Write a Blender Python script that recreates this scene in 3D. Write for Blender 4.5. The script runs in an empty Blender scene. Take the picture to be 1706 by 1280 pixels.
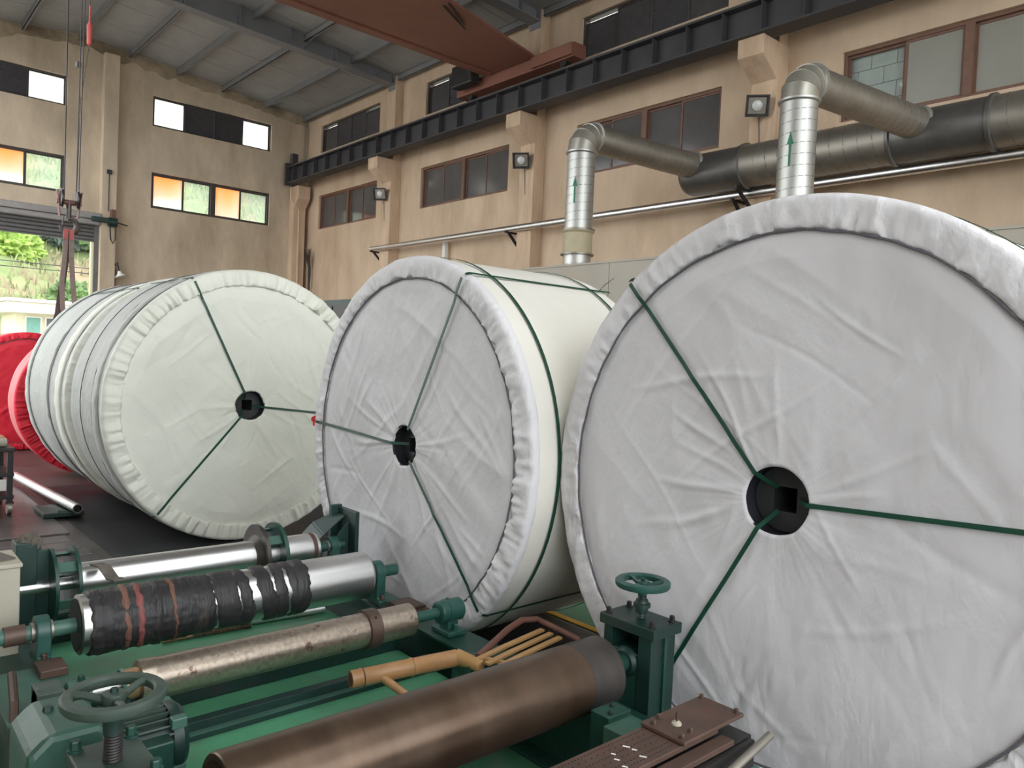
import bpy, bmesh, math, random
from mathutils import Vector, Matrix, noise
random.seed(7)
PI = math.pi
scene = bpy.context.scene
COL = scene.collection

# ------------------------------------------------------------------ camera
def make_camera():
    yaw, pitch, roll = math.radians(41.5888), math.radians(-1.8953), math.radians(2.5387)
    fwd = Vector((math.sin(yaw)*math.cos(pitch), math.cos(yaw)*math.cos(pitch), math.sin(pitch)))
    right = Vector((math.cos(yaw), -math.sin(yaw), 0))
    up = right.cross(fwd)
    r2 = math.cos(roll)*right + math.sin(roll)*up
    u2 = -math.sin(roll)*right + math.cos(roll)*up
    cd = bpy.data.cameras.new('camera')
    cd.sensor_fit = 'HORIZONTAL'
    cd.sensor_width = 36.0
    cd.lens = 36.0*1275.12/1706.0
    cd.clip_start = 0.05
    cd.clip_end = 500
    co = bpy.data.objects.new('camera', cd)
    COL.objects.link(co)
    co.matrix_world = Matrix(((r2.x, u2.x, -fwd.x, 0), (r2.y, u2.y, -fwd.y, 0), (r2.z, u2.z, -fwd.z, 1.6), (0, 0, 0, 1)))
    scene.camera = co
make_camera()

# ------------------------------------------------------------------ world: bright overcast sky
world = bpy.data.worlds.new('overcast_sky')
scene.world = world
world.use_nodes = True
wb = world.node_tree.nodes['Background']
wb.inputs[0].default_value = (0.93, 0.97, 1.0, 1)
wb.inputs[1].default_value = 2.1

scene.view_settings.view_transform = 'Standard'
scene.view_settings.look = 'None'
scene.view_settings.gamma = 1.0
scene.view_settings.use_curve_mapping = False
scene.view_settings.exposure = 1.12

# ------------------------------------------------------------------ materials
def new_mat(name):
    m = bpy.data.materials.new(name)
    m.use_nodes = True
    nt = m.node_tree
    return m, nt, nt.nodes['Principled BSDF']

def mat(name, col, rough=0.5, metal=0.0, var=0.12, scale=6.0, bump=0.0, bscale=40.0, col2=None, thr=None,
        stretch=(1, 1, 1), spec=0.5, detail=6.0, rvar=0.0):
    """procedural surface: base colour broken up by noise, optional second colour in patches, fine relief"""
    m, nt, b = new_mat(name)
    N, L = nt.nodes, nt.links
    tc = N.new('ShaderNodeTexCoord')
    mp = N.new('ShaderNodeMapping')
    mp.inputs['Scale'].default_value = stretch
    L.new(tc.outputs['Object'], mp.inputs[0])
    n1 = N.new('ShaderNodeTexNoise')
    n1.inputs['Scale'].default_value = scale
    n1.inputs['Detail'].default_value = detail
    n1.inputs['Roughness'].default_value = 0.62
    L.new(mp.outputs[0], n1.inputs['Vector'])
    cr = N.new('ShaderNodeValToRGB')
    lo = tuple(max(0, c*(1-var)) for c in col)
    hi = tuple(min(1, c*(1+var)) for c in col)
    e = cr.color_ramp.elements
    e[0].position, e[1].position = 0.3, 0.7
    e[0].color, e[1].color = (*lo, 1), (*hi, 1)
    L.new(n1.outputs['Fac'], cr.inputs[0])
    out = cr.outputs[0]
    if col2 is not None:
        n2 = N.new('ShaderNodeTexNoise')
        n2.inputs['Scale'].default_value = scale*0.45
        n2.inputs['Detail'].default_value = 9
        n2.inputs['Roughness'].default_value = 0.68
        mp2 = N.new('ShaderNodeMapping')
        mp2.inputs['Location'].default_value = (3.7, 1.3, 9.1)
        mp2.inputs['Scale'].default_value = stretch
        L.new(tc.outputs['Object'], mp2.inputs[0])
        L.new(mp2.outputs[0], n2.inputs['Vector'])
        r2 = N.new('ShaderNodeValToRGB')
        t0, t1 = thr or (0.5, 0.62)
        r2.color_ramp.elements[0].position, r2.color_ramp.elements[1].position = t0, t1
        L.new(n2.outputs['Fac'], r2.inputs[0])
        mx = N.new('ShaderNodeMix')
        mx.data_type = 'RGBA'
        L.new(r2.outputs[0], mx.inputs[0])
        L.new(out, mx.inputs[6])
        mx.inputs[7].default_value = (*col2, 1)
        out = mx.outputs[2]
    L.new(out, b.inputs['Base Color'])
    b.inputs['Roughness'].default_value = rough
    b.inputs['Metallic'].default_value = metal
    b.inputs['Specular IOR Level'].default_value = spec
    if rvar:
        mr = N.new('ShaderNodeMapRange')
        mr.inputs['To Min'].default_value = max(0.03, rough-rvar)
        mr.inputs['To Max'].default_value = min(1, rough+rvar)
        L.new(n1.outputs['Fac'], mr.inputs['Value'])
        L.new(mr.outputs[0], b.inputs['Roughness'])
    if bump:
        n3 = N.new('ShaderNodeTexNoise')
        n3.inputs['Scale'].default_value = bscale
        n3.inputs['Detail'].default_value = 5
        L.new(mp.outputs[0], n3.inputs['Vector'])
        bp = N.new('ShaderNodeBump')
        bp.inputs['Strength'].default_value = bump
        bp.inputs['Distance'].default_value = 0.02
        L.new(n3.outputs['Fac'], bp.inputs['Height'])
        L.new(bp.outputs[0], b.inputs['Normal'])
    return m

def glass_mat(name, tint, mixf, rough=0.02):
    m, nt, b = new_mat(name)
    N, L = nt.nodes, nt.links
    N.remove(b)
    tr = N.new('ShaderNodeBsdfTransparent')
    tr.inputs[0].default_value = (*tint, 1)
    gl = N.new('ShaderNodeBsdfGlossy')
    gl.inputs['Roughness'].default_value = rough
    mx = N.new('ShaderNodeMixShader')
    mx.inputs[0].default_value = mixf
    L.new(tr.outputs[0], mx.inputs[1])
    L.new(gl.outputs[0], mx.inputs[2])
    L.new(mx.outputs[0], N['Material Output'].inputs[0])
    return m

def frosted_mat(name, col, clear=0.3):
    m, nt, b = new_mat(name)
    N, L = nt.nodes, nt.links
    N.remove(b)
    tr = N.new('ShaderNodeBsdfTranslucent')
    tr.inputs[0].default_value = (*col, 1)
    tp = N.new('ShaderNodeBsdfTransparent')
    tp.inputs[0].default_value = (*col, 1)
    mx = N.new('ShaderNodeMixShader')
    mx.inputs[0].default_value = clear
    L.new(tr.outputs[0], mx.inputs[1])
    L.new(tp.outputs[0], mx.inputs[2])
    L.new(mx.outputs[0], N['Material Output'].inputs[0])
    return m

def cloth_mat(name, col, bump=0.35, scale=4.5):
    m, nt, b = new_mat(name)
    N, L = nt.nodes, nt.links
    tc = N.new('ShaderNodeTexCoord')
    n1 = N.new('ShaderNodeTexNoise')
    n1.inputs['Scale'].default_value = 1.6
    n1.inputs['Detail'].default_value = 5
    L.new(tc.outputs['Object'], n1.inputs['Vector'])
    cr = N.new('ShaderNodeValToRGB')
    cr.color_ramp.elements[0].position, cr.color_ramp.elements[1].position = 0.3, 0.7
    cr.color_ramp.elements[0].color = (*[c*0.93 for c in col], 1)
    cr.color_ramp.elements[1].color = (*[min(1, c*1.04) for c in col], 1)
    L.new(n1.outputs['Fac'], cr.inputs[0])
    L.new(cr.outputs[0], b.inputs['Base Color'])
    b.inputs['Roughness'].default_value = 0.48
    b.inputs['Specular IOR Level'].default_value = 0.35
    mp = N.new('ShaderNodeMapping')
    mp.inputs['Rotation'].default_value = (0.75, 0.75, 0.0)
    mp.inputs['Scale'].default_value = (1.0, 1.9, 1.0)
    L.new(tc.outputs['Object'], mp.inputs[0])
    n2 = N.new('ShaderNodeTexNoise')
    n2.inputs['Scale'].default_value = scale
    n2.inputs['Detail'].default_value = 5
    n2.inputs['Roughness'].default_value = 0.5
    n2.inputs['Distortion'].default_value = 0.15
    L.new(mp.outputs[0], n2.inputs['Vector'])
    mp3 = N.new('ShaderNodeMapping')
    mp3.inputs['Rotation'].default_value = (-0.85, -0.85, 0.0)
    mp3.inputs['Scale'].default_value = (0.8, 3.4, 0.8)
    L.new(tc.outputs['Object'], mp3.inputs[0])
    n3 = N.new('ShaderNodeTexNoise')
    n3.inputs['Scale'].default_value = 1.7
    n3.inputs['Detail'].default_value = 3
    n3.inputs['Distortion'].default_value = 0.0
    L.new(mp3.outputs[0], n3.inputs['Vector'])
    ad = N.new('ShaderNodeMath')
    ad.operation = 'MULTIPLY_ADD'
    ad.inputs[1].default_value = 0.5
    L.new(n3.outputs['Fac'], ad.inputs[0])
    L.new(n2.outputs['Fac'], ad.inputs[2])
    bp = N.new('ShaderNodeBump')
    bp.inputs['Strength'].default_value = bump
    bp.inputs['Distance'].default_value = 0.035
    L.new(ad.outputs[0], bp.inputs['Height'])
    L.new(bp.outputs[0], b.inputs['Normal'])
    return m

M = {}
M['wall_tan'] = mat('wall_tan', (0.605, 0.46, 0.325), 0.9, var=0.11, scale=1.3, bump=0.15, bscale=30, col2=(0.40, 0.275, 0.17), thr=(0.50, 0.82), stretch=(1.2, 1.2, 0.5))
M['wall_back'] = mat('wall_back', (0.58, 0.475, 0.35), 0.9, var=0.18, scale=1.4, bump=0.15, bscale=25, col2=(0.33, 0.255, 0.17), thr=(0.48, 0.82), stretch=(1.2, 1.2, 0.42))
M['wall_grime'] = mat('wall_grime', (0.36, 0.29, 0.20), 0.9, var=0.35, scale=1.8, bump=0.25, bscale=20, col2=(0.22, 0.17, 0.11), thr=(0.5, 0.62))
M['pilaster'] = mat('pilaster', (0.61, 0.45, 0.315), 0.9, var=0.14, scale=2.2, bump=0.12, col2=(0.40, 0.27, 0.165), thr=(0.5, 0.8), stretch=(2.0, 2.0, 0.4))
M['plain_wall'] = mat('plain_wall', (0.50, 0.45, 0.38), 0.9, var=0.1)
M['floor_dark'] = mat('floor_dark', (0.075, 0.066, 0.062), 0.38, var=0.35, scale=1.5, bump=0.08, bscale=14, col2=(0.10, 0.07, 0.058), thr=(0.5, 0.7), rvar=0.12)
M['floor_green'] = mat('floor_green', (0.045, 0.17, 0.092), 0.42, var=0.25, scale=2.5, bump=0.05, bscale=30, col2=(0.16, 0.19, 0.15), thr=(0.56, 0.72), rvar=0.1)
M['deck_green'] = mat('deck_green', (0.095, 0.33, 0.18), 0.4, var=0.18, scale=5, bump=0.05, bscale=30, col2=(0.13, 0.21, 0.14), thr=(0.55, 0.72), rvar=0.1)
M['yellow_paint'] = mat('yellow_paint', (0.75, 0.40, 0.03), 0.5, var=0.15)
M['rubber'] = mat('rubber', (0.028, 0.028, 0.03), 0.42, var=0.3, scale=3, bump=0.08, bscale=10, rvar=0.1)
M['steel_plate'] = mat('steel_plate', (0.13, 0.115, 0.11), 0.35, metal=0.5, var=0.3, scale=2.5, bump=0.06, col2=(0.20, 0.17, 0.16), rvar=0.12)
M['roof_sheet'] = mat('roof_sheet', (0.34, 0.34, 0.33), 0.75, var=0.1, scale=1.2, bump=0.05, col2=(0.27, 0.268, 0.26), thr=(0.5, 0.75))
M['roof_steel'] = mat('roof_steel', (0.19, 0.19, 0.19), 0.7, var=0.1, scale=2)
M['rafter'] = mat('rafter', (0.20, 0.202, 0.21), 0.6, var=0.1, scale=1.5)
M['runway'] = mat('runway', (0.045, 0.044, 0.048), 0.55, var=0.2, scale=2.5, col2=(0.065, 0.058, 0.055), thr=(0.52, 0.7))
M['rail_steel'] = mat('rail_steel', (0.33, 0.30, 0.26), 0.4, metal=0.7, var=0.2)
M['crane_orange'] = mat('crane_orange', (0.22, 0.09, 0.06), 0.5, var=0.12, scale=1.2, col2=(0.14, 0.055, 0.04), thr=(0.55, 0.8))
M['frame_brown'] = mat('frame_brown', (0.17, 0.09, 0.06), 0.55, var=0.15, scale=8)
M['frame_dark'] = mat('frame_dark', (0.06, 0.05, 0.045), 0.5, var=0.2, scale=8)
M['louver'] = mat('louver', (0.085, 0.08, 0.085), 0.6, var=0.2, scale=6)
M['dark_glass'] = mat('dark_glass', (0.10, 0.095, 0.092), 0.12, var=0.15, scale=1.5, spec=0.6, rvar=0.05)
M['pale_glass'] = mat('pale_glass', (0.27, 0.265, 0.225), 0.3, var=0.06, scale=1.0, spec=0.5)
M['black_glass'] = mat('black_glass', (0.085, 0.08, 0.082), 0.2, var=0.15, spec=0.5)
M['white_block'] = mat('white_block', (0.52, 0.50, 0.50), 0.8, var=0.08, scale=3)
M['clear_glass'] = glass_mat('clear_glass', (0.93, 0.97, 0.95), 0.05)
M['hazy_glass'] = frosted_mat('hazy_glass', (0.93, 0.97, 0.95), 0.9)
M['frosted_white'] = frosted_mat('frosted_white', (0.95, 0.95, 0.92))
M['frosted_orange'] = frosted_mat('frosted_orange', (1.0, 0.46, 0.10))
M['frosted_amber'] = frosted_mat('frosted_amber', (1.0, 0.74, 0.38))
M['door_slat'] = mat('door_slat', (0.13, 0.125, 0.12), 0.5, metal=0.3, var=0.15)
M['door_header'] = mat('door_header', (0.30, 0.285, 0.27), 0.45, metal=0.3, var=0.15)
M['galv'] = mat('galv', (0.50, 0.50, 0.47), 0.45, metal=0.8, var=0.14, scale=5, rvar=0.1, stretch=(1, 1, 0.3))
M['galv_dull'] = mat('galv_dull', (0.30, 0.275, 0.235), 0.45, metal=0.75, var=0.14, scale=4, rvar=0.1)
M['duct_seam'] = mat('duct_seam', (0.20, 0.19, 0.18), 0.5, metal=0.6)
M['duct_fitting'] = mat('duct_fitting', (0.15, 0.145, 0.135), 0.4, metal=0.6, var=0.12)
M['elbow'] = mat('elbow', (0.46, 0.44, 0.38), 0.38, metal=0.7, var=0.1)
M['beige_sleeve'] = mat('beige_sleeve', (0.44, 0.38, 0.25), 0.6, var=0.08)
M['green_mark'] = mat('green_mark', (0.02, 0.17, 0.09), 0.5, var=0.1)
M['panel_grey'] = mat('panel_grey', (0.38, 0.345, 0.285), 0.6, var=0.08, scale=1, col2=(0.44, 0.33, 0.21), thr=(0.55, 0.8))
M['white_paint'] = mat('white_paint', (0.75, 0.74, 0.70), 0.5, var=0.05)
M['black_plastic'] = mat('black_plastic', (0.03, 0.028, 0.028), 0.45, var=0.2)
M['lamp_glass'] = mat('lamp_glass', (0.62, 0.63, 0.62), 0.15, var=0.05, spec=0.7)
M['cloth_grey'] = cloth_mat('cloth_grey', (0.67, 0.655, 0.67), 0.5, 3.8)
M['cloth_hem'] = cloth_mat('cloth_hem', (0.72, 0.705, 0.72), 0.75)
M['cloth_cream'] = cloth_mat('cloth_cream', (0.80, 0.775, 0.70), 0.15)
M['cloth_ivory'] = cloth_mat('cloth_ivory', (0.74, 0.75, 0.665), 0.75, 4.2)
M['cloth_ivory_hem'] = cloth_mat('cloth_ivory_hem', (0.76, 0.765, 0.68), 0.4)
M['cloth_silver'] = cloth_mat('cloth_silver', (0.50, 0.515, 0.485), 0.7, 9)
M['cloth_red'] = cloth_mat('cloth_red', (0.75, 0.025, 0.05), 0.35)
M['cloth_pink'] = cloth_mat('cloth_pink', (0.72, 0.20, 0.21), 0.35)
M['strap'] = mat('strap', (0.008, 0.06, 0.034), 0.4, var=0.15, scale=20)
M['strap_white'] = mat('strap_white', (0.6, 0.66, 0.66), 0.4)
M['cord'] = mat('cord', (0.11, 0.105, 0.12), 0.7)  # dark grey for seams, and for the painted gap shade inside hems
M['cord_red'] = mat('cord_red', (0.6, 0.02, 0.02), 0.6)
M['core_black'] = mat('core_black', (0.018, 0.018, 0.024), 0.5, var=0.2)
M['core_block'] = mat('core_block', (0.028, 0.03, 0.033), 0.42, var=0.25)
M['machine_green'] = mat('machine_green', (0.009, 0.048, 0.034), 0.42, var=0.25, scale=7, bump=0.05, bscale=60, col2=(0.022, 0.085, 0.062), thr=(0.5, 0.7), rvar=0.1)
M['machine_dark'] = mat('machine_dark', (0.008, 0.033, 0.026), 0.45, var=0.25, scale=7, col2=(0.03, 0.035, 0.032), thr=(0.54, 0.68), rvar=0.1)
M['machine_pale'] = mat('machine_pale', (0.06, 0.14, 0.105), 0.42, var=0.15, scale=8, bump=0.05, col2=(0.03, 0.10, 0.075), thr=(0.55, 0.75), rvar=0.1)
M['gear_green'] = mat('gear_green', (0.038, 0.10, 0.073), 0.42, var=0.2, scale=9, bump=0.06, col2=(0.03, 0.085, 0.062), thr=(0.55, 0.72), rvar=0.1)
M['teal'] = mat('teal', (0.02, 0.078, 0.062), 0.38, var=0.2, scale=9, bump=0.06, col2=(0.02, 0.06, 0.05), thr=(0.58, 0.7), rvar=0.1)
M['grey_green'] = mat('grey_green', (0.05, 0.075, 0.06), 0.5, var=0.2, scale=9, bump=0.06, col2=(0.035, 0.055, 0.043), thr=(0.5, 0.68))
M['chrome'] = mat('chrome', (0.72, 0.71, 0.70), 0.33, metal=1.0, var=0.08, scale=4, stretch=(0.4, 6, 6), rvar=0.08)
M['worn_steel'] = mat('worn_steel', (0.46, 0.385, 0.31), 0.34, metal=0.9, var=0.2, scale=55, col2=(0.18, 0.11, 0.075), thr=(0.58, 0.66), bump=0.05, bscale=60, rvar=0.1)
M['brown_steel'] = mat('brown_steel', (0.115, 0.075, 0.05), 0.34, metal=0.6, var=0.25, scale=5, col2=(0.085, 0.048, 0.028), thr=(0.46, 0.68), stretch=(1.4, 0.35, 0.35), rvar=0.1)
M['bronze_end'] = mat('bronze_end', (0.085, 0.075, 0.068), 0.38, metal=0.6, var=0.2, scale=5, stretch=(4, 1, 1))
M['rust'] = mat('rust', (0.105, 0.062, 0.047), 0.55, metal=0.35, var=0.25, scale=9, col2=(0.15, 0.055, 0.038), thr=(0.57, 0.78), bump=0.05)
M['rust_dark'] = mat('rust_dark', (0.10, 0.065, 0.05), 0.5, metal=0.4, var=0.3, scale=12)
M['black_steel'] = mat('black_steel', (0.03, 0.028, 0.027), 0.45, metal=0.3, var=0.3, scale=9)
M['black_tape'] = mat('black_tape', (0.026, 0.024, 0.025), 0.5, var=0.4, scale=12, bump=0.35, bscale=35, col2=(0.06, 0.05, 0.044), thr=(0.55, 0.7), stretch=(2.5, 0.5, 0.5))
M['brown_tape'] = mat('brown_tape', (0.16, 0.075, 0.05), 0.6, var=0.25, scale=10, bump=0.3, bscale=30)
M['red_tape'] = mat('red_tape', (0.20, 0.06, 0.055), 0.6, var=0.25, scale=10, bump=0.3, bscale=30)
M['bamboo'] = mat('bamboo', (0.42, 0.225, 0.095), 0.4, var=0.18, scale=10, stretch=(0.6, 2, 2), col2=(0.36, 0.18, 0.07), thr=(0.56, 0.75))
M['bamboo_dark'] = mat('bamboo_dark', (0.13, 0.06, 0.035), 0.5, var=0.2)
M['bamboo_slat'] = mat('bamboo_slat', (0.48, 0.275, 0.11), 0.42, var=0.15, scale=12, stretch=(0.5, 2, 2))
M['hoop_brown'] = mat('hoop_brown', (0.17, 0.075, 0.055), 0.45, var=0.2, scale=9)
M['rope'] = mat('rope', (0.20, 0.12, 0.08), 0.8, var=0.3, scale=30, bump=0.3, bscale=120)
M['brass'] = mat('brass', (0.42, 0.26, 0.13), 0.4, metal=0.5)
M['beige_box'] = mat('beige_box', (0.42, 0.39, 0.31), 0.55, var=0.08, scale=5, col2=(0.30, 0.26, 0.19), thr=(0.58, 0.75))
M['grime_cloth'] = mat('grime_cloth', (0.12, 0.105, 0.085), 0.85, var=0.4, scale=16, bump=0.5, bscale=40)
M['chalk'] = mat('chalk', (0.75, 0.72, 0.70), 0.8)
M['hole_black'] = mat('hole_black', (0.012, 0.009, 0.008), 0.9)
M['cable'] = mat('cable', (0.05, 0.045, 0.05), 0.5, metal=0.3)
M['sling'] = mat('sling', (0.26, 0.20, 0.175), 0.8, var=0.15, scale=14, bump=0.2, bscale=90)
M['sling_dark'] = mat('sling_dark', (0.09, 0.065, 0.058), 0.8, var=0.15, scale=14, bump=0.2, bscale=90)
M['sling_red'] = mat('sling_red', (0.42, 0.10, 0.09), 0.7, var=0.15)
M['hook_steel'] = mat('hook_steel', (0.10, 0.085, 0.08), 0.4, metal=0.6, var=0.2)
M['hook_rust'] = mat('hook_rust', (0.17, 0.085, 0.07), 0.55, metal=0.3, var=0.2)
M['pendant_red'] = mat('pendant_red', (0.55, 0.10, 0.08), 0.5)
M['hill'] = mat('hill', (0.19, 0.24, 0.10), 0.95, var=0.45, scale=0.35, col2=(0.30, 0.24, 0.15), thr=(0.5, 0.62))
M['grass_blade'] = mat('grass_blade', (0.23, 0.29, 0.12), 0.8, var=0.45, scale=0.4, col2=(0.36, 0.29, 0.19), thr=(0.5, 0.6))
M['leaf'] = mat('leaf', (0.15, 0.24, 0.09), 0.8, var=0.45, scale=1.6, bump=0.6, bscale=6)
M['leaf_dark'] = mat('leaf_dark', (0.10, 0.135, 0.11), 0.8, var=0.4, scale=1.6, bump=0.6, bscale=6)
M['leaf_lime'] = mat('leaf_lime', (0.28, 0.40, 0.09), 0.8, var=0.35, scale=1.6, bump=0.6, bscale=6)
M['trunk'] = mat('trunk', (0.10, 0.07, 0.05), 0.9)
M['yard'] = mat('yard', (0.34, 0.33, 0.30), 0.9, var=0.1, scale=0.6)
M['house_cream'] = mat('house_cream', (0.70, 0.66, 0.46), 0.8, var=0.05)
M['house_roof'] = mat('house_roof', (0.72, 0.69, 0.58), 0.8, var=0.06)
M['house_glass'] = mat('house_glass', (0.16, 0.34, 0.28), 0.2, var=0.1)
M['house_dark'] = mat('house_dark', (0.10, 0.10, 0.11), 0.4, var=0.1)
M['pale_post'] = mat('pale_post', (0.62, 0.66, 0.42), 0.7, var=0.05)

# ------------------------------------------------------------------ mesh helpers
class MB:
    """collects shapes in world coordinates; build() links them as one mesh object"""
    def __init__(s):
        s.v, s.f = [], []
    def add(s, verts, faces):
        o = len(s.v)
        s.v += [tuple(p) for p in verts]
        s.f += [tuple(i+o for i in fc) for fc in faces]
        return s
    def box(s, c, d, rot=None):
        hx, hy, hz = d[0]/2, d[1]/2, d[2]/2
        vs = [Vector((x*hx, y*hy, z*hz)) for x in (-1, 1) for y in (-1, 1) for z in (-1, 1)]
        if rot is not None:
            vs = [rot @ p for p in vs]
        c = Vector(c)
        return s.add([p+c for p in vs], [(0, 1, 3, 2), (4, 6, 7, 5), (0, 4, 5, 1), (2, 3, 7, 6), (0, 2, 6, 4), (1, 5, 7, 3)])
    def bb(s, x0, x1, y0, y1, z0, z1):
        return s.box(((x0+x1)/2, (y0+y1)/2, (z0+z1)/2), (abs(x1-x0), abs(y1-y0), abs(z1-z0)))
    def lathe(s, o, ax, prof, n=32, cap=True):
        """prof: list of (along axis, radius)"""
        o, ax = Vector(o), Vector(ax).normalized()
        a = ax.orthogonal().normalized()
        b = ax.cross(a)
        vs, fs = [], []
        for (t, r) in prof:
            for k in range(n):
                th = 2*PI*k/n
                vs.append(o+ax*t+(a*math.cos(th)+b*math.sin(th))*r)
        for i in range(len(prof)-1):
            for k in range(n):
                k2 = (k+1) % n
                fs.append((i*n+k, i*n+k2, (i+1)*n+k2, (i+1)*n+k))
        if cap:
            fs.append(tuple(range(n))[::-1])
            fs.append(tuple((len(prof)-1)*n+k for k in range(n)))
        return s.add(vs, fs)
    def cyl(s, p0, p1, r, n=24, r1=None):
        p0, p1 = Vector(p0), Vector(p1)
        return s.lathe(p0, p1-p0, [(0, r), ((p1-p0).length, r if r1 is None else r1)], n)
    def pipe(s, o, ax, t0, t1, ro, ri, n=32):
        return s.lathe(o, ax, [(t0, ri), (t0, ro), (t1, ro), (t1, ri), (t0, ri)], n, cap=False)
    def tube(s, pts, r, n=8, closed=False, flat=None):
        """sweep along points; flat=(w,h,up) sweeps a rectangle instead"""
        P = [Vector(p) for p in pts]
        m = len(P)
        vs, fs = [], []
        prev = None
        for i in range(m):
            if closed:
                d = P[(i+1) % m]-P[i-1]
            else:
                d = P[min(i+1, m-1)]-P[max(i-1, 0)]
            d.normalize()
            if prev is None:
                a = d.orthogonal().normalized()
            else:
                a = prev-d*prev.dot(d)
                a = a.normalized() if a.length > 1e-6 else d.orthogonal().normalized()
            prev = a
            b = d.cross(a)
            rr = r[i] if isinstance(r, (list, tuple)) else r
            for k in range(n):
                th = 2*PI*k/n
                vs.append(P[i]+(a*math.cos(th)+b*math.sin(th))*rr)
        for i in range(m if closed else m-1):
            j = (i+1) % m
            for k in range(n):
                k2 = (k+1) % n
                fs.append((i*n+k, i*n+k2, j*n+k2, j*n+k))
        if not closed:
            fs.append(tuple(range(n))[::-1])
            fs.append(tuple((m-1)*n+k for k in range(n)))
        return s.add(vs, fs)
    def band(s, pts, nrm, w, t):
        """flat strap of width w and thickness t along pts; nrm = outward normal at each point"""
        P = [Vector(p) for p in pts]
        m = len(P)
        vs, fs = [], []
        for i in range(m):
            d = (P[min(i+1, m-1)]-P[max(i-1, 0)]).normalized()
            nn = Vector(nrm[i] if isinstance(nrm, list) else nrm)
            nn = (nn-d*nn.dot(d)).normalized()
            a = d.cross(nn)
            vs += [P[i]-a*w/2, P[i]+a*w/2, P[i]+a*w/2+nn*t, P[i]-a*w/2+nn*t]
        for i in range(m-1):
            for k in range(4):
                k2 = (k+1) % 4
                fs.append((i*4+k, i*4+k2, i*4+4+k2, i*4+4+k))
        fs.append((0, 1, 2, 3))
        fs.append(tuple((m-1)*4+k for k in (3, 2, 1, 0)))
        return s.add(vs, fs)
    def prism(s, poly, lo, hi, axis='y'):
        """extrude a 2D polygon along an axis. axis y: poly=(x,z); x: (y,z); z: (x,y)"""
        def p3(a, b, h):
            return {'y': (a, h, b), 'x': (h, a, b), 'z': (a, b, h)}[axis]
        n = len(poly)
        vs = [p3(a, b, lo) for a, b in poly]+[p3(a, b, hi) for a, b in poly]
        fs = [tuple(range(n))[::-1], tuple(range(n, 2*n))]+[(k, (k+1) % n, n+(k+1) % n, n+k) for k in range(n)]
        return s.add(vs, fs)
    def build(s, name, m, parent=None, smooth=True, bevel=0.0, angle=35):
        me = bpy.data.meshes.new(name)
        me.from_pydata(s.v, [], s.f)
        bm = bmesh.new()
        bm.from_mesh(me)
        bmesh.ops.recalc_face_normals(bm, faces=bm.faces)
        bm.to_mesh(me)
        bm.free()
        me.materials.append(M[m] if isinstance(m, str) else m)
        if smooth:
            me.shade_smooth()
            me.set_sharp_from_angle(angle=math.radians(angle))
        o = bpy.data.objects.new(name, me)
        COL.objects.link(o)
        if parent is not None:
            attach(o, parent)
        if bevel:
            md = o.modifiers.new('bevel', 'BEVEL')
            md.width = bevel
            md.segments = 2
            md.limit_method = 'ANGLE'
            md.angle_limit = math.radians(40)
        return o

ORIGIN = {}
def attach(o, parent):
    o.parent = parent
    w = ORIGIN.get(parent.name, Vector((0, 0, 0)))
    o.matrix_parent_inverse = Matrix.Translation(-w)

def tag(o, label=None, cat=None, group=None, kind=None):
    if label:
        o['label'] = label
    if cat:
        o['category'] = cat
    if group:
        o['group'] = group
    if kind:
        o['kind'] = kind
    return o

def thing(name, loc, label=None, cat=None, group=None, kind=None):
    o = bpy.data.objects.new(name, None)
    o.empty_display_size = 0.1
    COL.objects.link(o)
    o.location = loc
    ORIGIN[o.name] = Vector(loc)
    return tag(o, label, cat, group, kind)

def rect_wall(u, v, holes):
    """cells of a rectangle with rectangular holes; returns list of (u0,u1,v0,v1)"""
    us = sorted({*u, *[h[0] for h in holes], *[h[1] for h in holes]})
    vs = sorted({*v, *[h[2] for h in holes], *[h[3] for h in holes]})
    out = []
    for i in range(len(us)-1):
        for j in range(len(vs)-1):
            cu, cv = (us[i]+us[i+1])/2, (vs[j]+vs[j+1])/2
            if not any(h[0] < cu < h[1] and h[2] < cv < h[3] for h in holes):
                out.append((us[i], us[i+1], vs[j], vs[j+1]))
    return out

# ================================================================== THE SETTING
XW, YB = 12.0, 24.54
def z_roof(x):
    return 10.17-0.105*abs(max(x, -1.6)-5.2)

# floor with painted zone, line and steel plate
flo = MB().bb(-3.0, 12.3, -9, 24.84, -0.2, 0.0).build('floor', 'floor_dark', smooth=False)
tag(flo, kind='structure')
MB().bb(-2.6, 2.62, 2.05, 4.62, 0.0, 0.004).build('painted_area', 'floor_green', flo, smooth=False)
MB().bb(3.45, 6.2, 2.9, 5.2, 0.0, 0.004).build('painted_area', 'floor_green', flo, smooth=False)
MB().bb(3.40, 3.45, 2.0, 5.2, 0.0, 0.005).build('yellow_line', 'yellow_paint', flo, smooth=False)
MB().bb(-2.5, 1.46, 7.02, 11.5, 0.0, 0.022).build('floor_plate', 'steel_plate', flo, smooth=False, bevel=0.004)
for k in range(6):
    MB().bb(-2.5, 1.52-0.02*k, 5.55+k*0.24, 5.76+k*0.24, 0.0, 0.014).build('floor_plank', 'steel_plate', flo, smooth=False, bevel=0.004)

# outside yard
yard = MB().bb(-60, 90, -60, 50, -0.4, -0.21).build('ground', 'yard', smooth=False)
tag(yard, kind='structure')

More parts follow.
